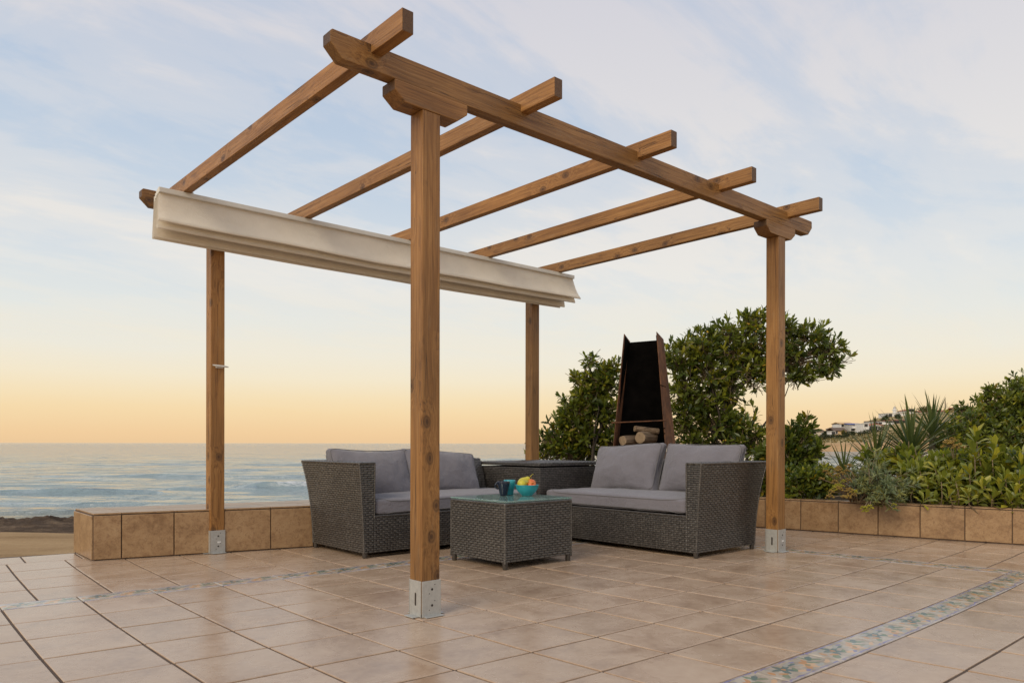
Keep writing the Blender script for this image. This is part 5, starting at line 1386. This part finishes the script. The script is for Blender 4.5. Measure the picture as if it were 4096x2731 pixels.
# ================================================================== the far hillside: houses, lighthouse, trees
def plaster(name, c): return mat_simple(name, c, 0.85, var=0.08, scale=0.6)
M['white'] = plaster('white_plaster', (0.66, 0.64, 0.62)); M['cream'] = plaster('cream_plaster', (0.58, 0.50, 0.40)); M['grey'] = plaster('grey_plaster', (0.42, 0.40, 0.37)); M['ochre'] = plaster('ochre_sunlit_plaster', (0.62, 0.42, 0.22))  # the ochre also carries painted low sunlight on far walls and a roof
M['roof_brown'] = plaster('brown_roof', (0.13, 0.085, 0.06)); M['roof_red'] = plaster('red_roof', (0.36, 0.13, 0.07)); M['pane'] = mat_simple('window_dark', (0.035, 0.035, 0.04), 0.25)
M['blue_trim'] = plaster('blue_trim', (0.10, 0.12, 0.30))
ZH = (3150, 1580, 500/2352); ZH2 = (3550, 1550, 546/2352)
def house(label, box, t, wall='white', roof='flat', roofm='roof_brown', depth=9.0, wins=(), balcony=(), cat='house', Zm=ZH, name='house', group='houses on the far hill', roof_h=0.3, extra=None, sink=5.0, garage=None):
    """box: left, top, right, bottom in crop pixels; the front stands t metres ahead"""
    u0, v0, u1, v1 = box; k = Zm[2]
    pl = at(Zm[0]+u0*k, Zm[1]+v1*k, t); pr = at(Zm[0]+u1*k, Zm[1]+v1*k, t); top = at(Zm[0]+u0*k, Zm[1]+v0*k, t).z; bot = pl.z
    w = (pr-pl).length; c = (pl+pr)/2; root = thing(name, label, cat, (c.x, c.y, bot), group)
    def P(a, d, z): q = pl+RT*a+FW*d; return (q.x, q.y, z)
    H = top-bot; wh = bot+H*(1-roof_h) if roof != 'flat' else top
    mb = MB(); mb.hexa([P(0, 0, bot-sink), P(w, 0, bot-sink), P(w, depth, bot-sink), P(0, depth, bot-sink), P(0, 0, wh), P(w, 0, wh), P(w, depth, wh), P(0, depth, wh)])
    if roof == 'gable':       # gable faces the camera: the wall runs up to the ridge
        mb.add([P(0, 0, wh), P(w, 0, wh), P(w/2, 0, top-0.2), P(0, depth, wh), P(w, depth, wh), P(w/2, depth, top-0.2)], [[0, 1, 2], [4, 3, 5]])
    mb.build('wall', M[wall], root, fixn=True)
    r = MB(); o = 0.45
    if roof == 'flat': r.hexa([P(-0.2, -0.2, top+.003), P(w+0.2, -0.2, top+.003), P(w+0.2, depth, top+.003), P(-0.2, depth, top+.003), P(-0.2, -0.2, top+0.3), P(w+0.2, -0.2, top+0.3), P(w+0.2, depth, top+0.3), P(-0.2, depth, top+0.3)])
    elif roof == 'gable':
        for s0, s1 in ((-o, w/2), (w+o, w/2)):
            z0 = wh-0.25
            r.hexa([P(s0, -o, z0), P(s1, -o, top), P(s1, depth+o, top), P(s0, depth+o, z0), P(s0, -o, z0+0.28), P(s1, -o, top+0.28), P(s1, depth+o, top+0.28), P(s0, depth+o, z0+0.28)])
    elif roof == 'side':      # ridge runs across the view
        for d0, d1 in ((-o, depth/2), (depth+o, depth/2)):
            r.hexa([P(-o, d0, wh), P(w+o, d0, wh), P(w+o, d1, top), P(-o, d1, top), P(-o, d0, wh+0.25), P(w+o, d0, wh+0.25), P(w+o, d1, top+0.25), P(-o, d1, top+0.25)])
    elif roof == 'hip':
        r.add([P(-o, -o, wh), P(w+o, -o, wh), P(w+o, depth+o, wh), P(-o, depth+o, wh), P(w/2, depth/2, top+0.2)], [[0, 1, 4], [1, 2, 4], [2, 3, 4], [3, 0, 4], [3, 2, 1, 0]])
    r.build('roof', M[roofm], root, fixn=True)
    for (a, b, ww, hh) in wins:       # fractions of width and height
        x = a*w; z = bot+b*H; g = MB(); fw_ = 0.12
        g.hexa([P(x-fw_, -0.06, z-fw_), P(x+ww+fw_, -0.06, z-fw_), P(x+ww+fw_, 0.02, z-fw_), P(x-fw_, 0.02, z-fw_), P(x-fw_, -0.06, z+hh+fw_), P(x+ww+fw_, -0.06, z+hh+fw_), P(x+ww+fw_, 0.02, z+hh+fw_), P(x-fw_, 0.02, z+hh+fw_)])
        f_ = g.build('window', M['white'] if wall != 'white' else M['grey'], root, fixn=True); g = MB()
        g.hexa([P(x, -0.09, z), P(x+ww, -0.09, z), P(x+ww, -0.05, z), P(x, -0.05, z), P(x, -0.09, z+hh), P(x+ww, -0.09, z+hh), P(x+ww, -0.05, z+hh), P(x, -0.05, z+hh)])
        g.build('pane', M['pane'], f_, fixn=True)
    for (a, b, ww) in balcony:
        x = a*w; z = bot+b*H; x2 = x+ww*w; g = MB()
        g.hexa([P(x, -1.6, z), P(x2, -1.6, z), P(x2, 0.0, z), P(x, 0.0, z), P(x, -1.6, z+0.25), P(x2, -1.6, z+0.25), P(x2, 0, z+0.25), P(x, 0, z+0.25)])
        g.hexa([P(x, -1.6, z+0.25), P(x2, -1.6, z+0.25), P(x2, -1.45, z+0.25), P(x, -1.45, z+0.25), P(x, -1.6, z+1.15), P(x2, -1.6, z+1.15), P(x2, -1.45, z+1.15), P(x, -1.45, z+1.15)])
        g.build('balcony', M['white'], root, fixn=True)
    return root
house('low cream house with twin brown gables, leftmost on the far hill', (412, 655, 560, 800), 372, 'cream', 'gable', 'roof_brown', 10, [(0.35, 0.38, 1.1, 1.3)], roof_h=0.25)
house('cream house with a long brown roof, second from the left on the far hill', (560, 640, 690, 790), 380, 'cream', 'side', 'roof_brown', 9, [(0.6, 0.3, 0.9, 1.0)], roof_h=0.3)
house('small house with a dark hipped roof below the sunlit roof terrace', (838, 603, 960, 740), 398, 'cream', 'hip', 'roof_brown', 8, [(0.2, 0.45, 0.9, 1.0)], roof_h=0.22)
house('tiny white kiosk low at the front of the far houses', (808, 685, 885, 785), 350, 'white', 'flat', 'grey', 4, [(0.3, 0.45, 1.6, 1.4)], cat='kiosk', name='kiosk', group=None)
house('orange sunlit gabled house with a brown roof in front of the other far houses', (885, 615, 1112, 745), 362, 'ochre', 'side', 'roof_brown', 9, [(0.10, 0.15, 0.9, 1.2), (0.72, 0.2, 0.8, 1.2)], roof_h=0.45)  # orange sunlight on the wall is put into its plaster colour
house('tall cream house with a sunlit flat roof terrace on the far hill', (992, 512, 1225, 700), 392, 'white', 'side', 'ochre', 10, [(0.1, 0.55, 1.2, 1.3), (0.5, 0.55, 1.2, 1.3), (0.3, 0.2, 1.2, 1.3)], roof_h=0.16)  # the roof's sunlight is painted in by its ochre colour
house('wide grey villa with two rows of balconies and blue trim on the far hill', (1165, 532, 1420, 715), 386, 'grey', 'side', 'blue_trim', 11, [(0.52, 0.70, 1.5, 1.0), (0.12, 0.25, 1.6, 1.3), (0.5, 0.25, 1.6, 1.3), (0.8, 0.25, 1.4, 1.3)], [(0.1, 0.48, 0.9)], roof_h=0.12)
house('white cube house beside the red roofed house on the far hill', (1425, 540, 1530, 700), 376, 'white', 'flat', 'white', 9, [(0.22, 0.68, 1.6, 1.4)])
house('white house with a low red roof, rightmost of the front row on the far hill', (1530, 542, 1785, 672), 382, 'white', 'gable', 'roof_red', 10, [(0.33, 0.55, 1.2, 1.3), (0.05, 0.08, 4.0, 2.2)], roof_h=0.18)
house('terraced house with a brown canopy and long white balconies below the lighthouse', (1600, 492, 1965, 600), 405, 'grey', 'flat', 'roof_brown', 10, [(0.08, 0.2, 2.0, 2.0), (0.3, 0.2, 2.0, 2.0), (0.62, 0.55, 5.0, 1.6), (0.75, 0.15, 3.0, 1.5)], [(0.42, 0.42, 0.58)])
house('long pale apartment house behind the yucca leaves, with three rows of windows', (1965, 475, 2330, 580), 412, 'white', 'flat', 'roof_red', 10, [(0.05+0.13*i, 0.15+0.42*j, 1.6, 1.8) for i in range(7) for j in range(2)])
house('white building directly under the lighthouse', (1890, 345, 2215, 450), 462, 'white', 'flat', 'grey', 12, [(0.05, 0.35, 2.0, 2.0), (0.5, 0.35, 2.0, 2.0)])
house('sunlit yellow house right of the lighthouse building', (2212, 335, 2290, 480), 470, 'ochre', 'flat', 'ochre', 8, [(0.3, 0.5, 1.5, 1.8)])  # yellow sunlight is put into the wall and roof colour
house('square white tower house with a red hipped roof behind the yuccas', (355, 368, 462, 560), 474, 'white', 'hip', 'roof_red', 14, [(0.1, 0.78, 1.6, 1.6), (0.55, 0.78, 1.6, 1.6)], Zm=ZH2, roof_h=0.14)
house('red roofed house beneath the round tree on the ridge', (560, 395, 765, 520), 480, 'cream', 'side', 'roof_red', 10, [(0.15, 0.45, 1.4, 1.6), (0.6, 0.45, 1.4, 1.6)], Zm=ZH2, roof_h=0.2)
house('red roofed house below the two bare pines on the ridge', (925, 385, 1165, 500), 490, 'cream', 'side', 'roof_red', 10, [(0.2, 0.4, 1.4, 1.6), (0.7, 0.4, 1.4, 1.6)], Zm=ZH2, roof_h=0.25)
house('red roofed house nearest to the dense dark bush on the ridge', (1165, 345, 1470, 480), 486, 'ochre', 'side', 'roof_red', 10, [(0.3, 0.4, 1.4, 1.6)], Zm=ZH2, roof_h=0.28)
# lighthouse
p = at(ZH[0]+2015*ZH[2], ZH[1]+345*ZH[2], 470); k = ZH[2]*470/FOC
lh = thing('lighthouse', 'small white lighthouse with gallery and lantern on the hilltop', 'lighthouse', tuple(p))
mb = MB(); mb.lathe([(1.15, -3), (1.1, 0), (0.95, 55*k), (1.45, 60*k), (1.45, 66*k), (0.9, 68*k)], p, 16); mb.build('tower', M['white'], lh, smooth=False)
mb = MB(); mb.lathe([(1.4, 66*k), (1.4, 74*k), (1.3, 74*k), (1.3, 66*k)], p, 16); mb.build('gallery', M['white'], lh)
mb = MB(); mb.lathe([(0.75, 68*k), (0.75, 105*k)], p, 12); mb.build('lantern', M['white'], lh)
mb = MB(); mb.lathe([(0.95, 104*k), (0.6, 120*k), (0.15, 128*k), (0.12, 142*k), (0, 144*k)], p, 12); mb.build('dome', M['grey'], lh)

def far_tree(name, label, cat, Zm, u, v, ru, rv, t, cols, seed, n=420, group=None, size=0.5, base_v=None):
    k = Zm[2]*t/FOC; c = at(Zm[0]+u*Zm[2], Zm[1]+v*Zm[2], t); rs = np.random.RandomState(seed)
    b = Vector((c.x, c.y, c.z-rv*k*1.1)); root = thing(name, label, cat, tuple(b), group)
    mb = MB(); mb.tube([b-UP*2, b, c], [0.3, 0.25, 0.12], 6); mb.build('trunk', M['bark'], root)
    bl = [(c+RT*rs.uniform(-.55, .55)*ru*k+UP*rs.uniform(-.45, .45)*rv*k+FW*rs.uniform(-1, 1)*ru*k*0.4, (ru*k*0.55, ru*k*0.5, rv*k*0.55)) for _ in range(7)]
    P, AX, C = blob_points(bl, n, rs, 0.4, 0.4)
    V, F, Cc = rosettes(P, AX, rs, 5, size, size*0.45, cols, 'lance', yellow=0)
    foliage('crown', root, V, F, Cc, M['leaf_matt']); return root
FAR = [(0.055, 0.065, 0.028), (0.075, 0.08, 0.035), (0.045, 0.06, 0.03)]
far_tree('far_bush', 'rounded dark bush between the leftmost far houses', 'bush', ZH, 735, 722, 72, 48, 356, FAR, 1)
far_tree('far_bush', 'olive bush in front of the orange sunlit far house', 'bush', ZH, 1110, 735, 60, 55, 346, FAR+[(0.12, 0.11, 0.03)], 2)
far_tree('far_bush', 'yellowish climbing shrub on the orange sunlit far house', 'bush', ZH, 1050, 700, 40, 50, 357, [(0.17, 0.14, 0.03), (0.12, 0.11, 0.03)], 3, 200)
far_tree('far_bush', 'dark bush under the grey far villa', 'bush', ZH, 1215, 735, 45, 55, 348, FAR, 4, 260)
far_tree('far_bush', 'dark slope bush left of the lighthouse building', 'bush', ZH, 1840, 415, 60, 48, 455, FAR, 6, 260)
far_tree('far_bush', 'broad bush in front of the lighthouse building', 'bush', ZH, 2075, 400, 75, 45, 440, FAR, 7, 300)
far_tree('far_bush', 'long low hedge bush above the terraced far house', 'bush', ZH, 1830, 462, 120, 26, 430, FAR, 8, 320)
far_tree('round_tree', 'broad olive green round tree on the ridge, left of the bare pines', 'tree', ZH2, 670, 365, 150, 62, 470, [(0.13, 0.11, 0.035), (0.10, 0.095, 0.035), (0.16, 0.13, 0.04)], 9, 700)
def hedge(label, pts, h, cols, seed, n, cat='hedge'):
    rs = np.random.RandomState(seed); bl = []
    for (u, v, t) in pts:
        c = at(ZH[0]+u*ZH[2], ZH[1]+v*ZH[2], t); bl.append((c, (2.6, 2.0, h)))
    root = thing('hedge', label, cat, tuple(bl[0][0]-UP*h)); P, AX, C = blob_points(bl, n, rs, 0.4, 0.4)
    V, F, Cc = rosettes(P, AX, rs, 5, 0.5, 0.24, cols, 'lance', yellow=0); foliage('foliage', root, V, F, Cc, M['leaf_matt'])
hedge('clipped dark green hedge below the leftmost far houses', [(600+38*i, 795, 345) for i in range(8)], 1.1, FAR, 11, 520)
hedge('dark hedge running down below the white far houses', [(1310+60*i, 735-14*i, 352) for i in range(10)], 0.9, FAR, 12, 520)
hedge('dark low hedge below the kiosk on the far hill', [(890+42*i, 780, 344) for i in range(5)], 1.0, FAR, 13, 300)
# scrub over the slope
rs = np.random.RandomState(15); Ps = []
while len(Ps) < 330:
    u = rs.uniform(3200, 3720); t = rs.uniform(292, 372)
    Ps.append(tuple(loc_at(su(u)*t, t, hz(u, t)+0.2)))
Ps = np.array(Ps); AX = unit(np.array([0, 0, 1.0])+0.5*rs.normal(size=Ps.shape))
V, F, C = rosettes(np.repeat(Ps, 3, 0)+rs.normal(size=(len(Ps)*3, 3))*np.array([0.9, 0.9, 0.15]), np.repeat(AX, 3, 0), rs, 6, 0.6, 0.4, [(0.15, 0.13, 0.055), (0.20, 0.165, 0.07), (0.11, 0.11, 0.05), (0.26, 0.20, 0.08)], 'lance', yellow=0)
sc_ = link('hill_scrub', np_mesh('hill_scrub', V, F, M['leaf_matt'], True, C)); tag(sc_, kind='stuff'); sc_['label'] = 'low olive scrub dotted over the far slope'
def bare_pine(label, u, seed):
    b = at(ZH2[0]+u*ZH2[2], ZH2[1]+410*ZH2[2], 478); k = ZH2[2]*478/FOC; H = 245*k; rg = random.Random(seed)
    root = thing('bare_pine', label, 'tree', tuple(b), 'bare pines on the ridge'); mb = MB(); mb.tube([b-UP*2, b+UP*H*0.5+RT*rg.uniform(-.3, .3), b+UP*H], [0.30, 0.22, 0.08], 6); mb.build('trunk', M['bark'], root)
    mb = MB()
    for i in range(17):
        f = 0.22+0.70*i/17; sd_ = -1 if i % 2 else 1; L = (75*k)*(1.12-f)*rg.uniform(0.7, 1.2)
        a = b+UP*H*f; d = RT*sd_*rg.uniform(0.6, 1)+FW*rg.uniform(-.6, .6); mb.tube([a, a+d*L*0.5-UP*L*0.03, a+d*L+UP*L*rg.uniform(0.0, 0.18)], [0.11, 0.09, 0.05], 4)
    mb.build('branch', M['bark'], root)
bare_pine('bare dead pine on the ridge, the left of the two', 805, 1); bare_pine('bare dead pine on the ridge, the right of the two', 990, 2)
# palm
p = at(ZH[0]+1650*ZH[2], ZH[1]+475*ZH[2], 402); root = thing('palm_tree', 'small palm above the brown canopy on the far hill', 'palm', (p.x, p.y, p.z-4))
mb = MB(); mb.tube([p-UP*4, p], [0.3, 0.22], 7); mb.build('trunk', M['bark'], root)
rs = np.random.RandomState(2); V, F, C = rosettes(np.array([tuple(p)]*4), np.array([[0, 0, 1.0]]*4), rs, 9, 1.9, 0.5, FAR, 'lance', (0.3, 1.7), yellow=0); foliage('fronds', root, V, F, C, M['leaf_matt'])
# tiny coloured markers on the far slope
for nm, u, v, col in [('blue', 1250, 935, (0.12, 0.40, 0.62)), ('blue', 575, 948, (0.12, 0.40, 0.62)), ('red', 1083, 912, (0.5, 0.03, 0.03))]:
    t = 300; p = at(ZH[0]+u*ZH[2], ZH[1]+v*ZH[2], t); h = 1.3; mt = plaster(nm+'_marker', col)
    z = hz(ZH[0]+u*ZH[2], t); mb = MB(); mb.lathe([(0.30, -1.2), (0.34, 0), (0.30, 0.8), (0.16, 1.05), (0.0, 1.1)], (p.x, p.y, p.z-0.5), 8)
    lab = {1250: 'tiny blue marker on the far slope, right of the red one', 575: 'tiny blue marker low on the far slope at the left, by the near bush', 1083: 'tiny red marker on the far slope'}[u]
    tag(mb.build('marker', mt, None, smooth=True), lab, 'marker')
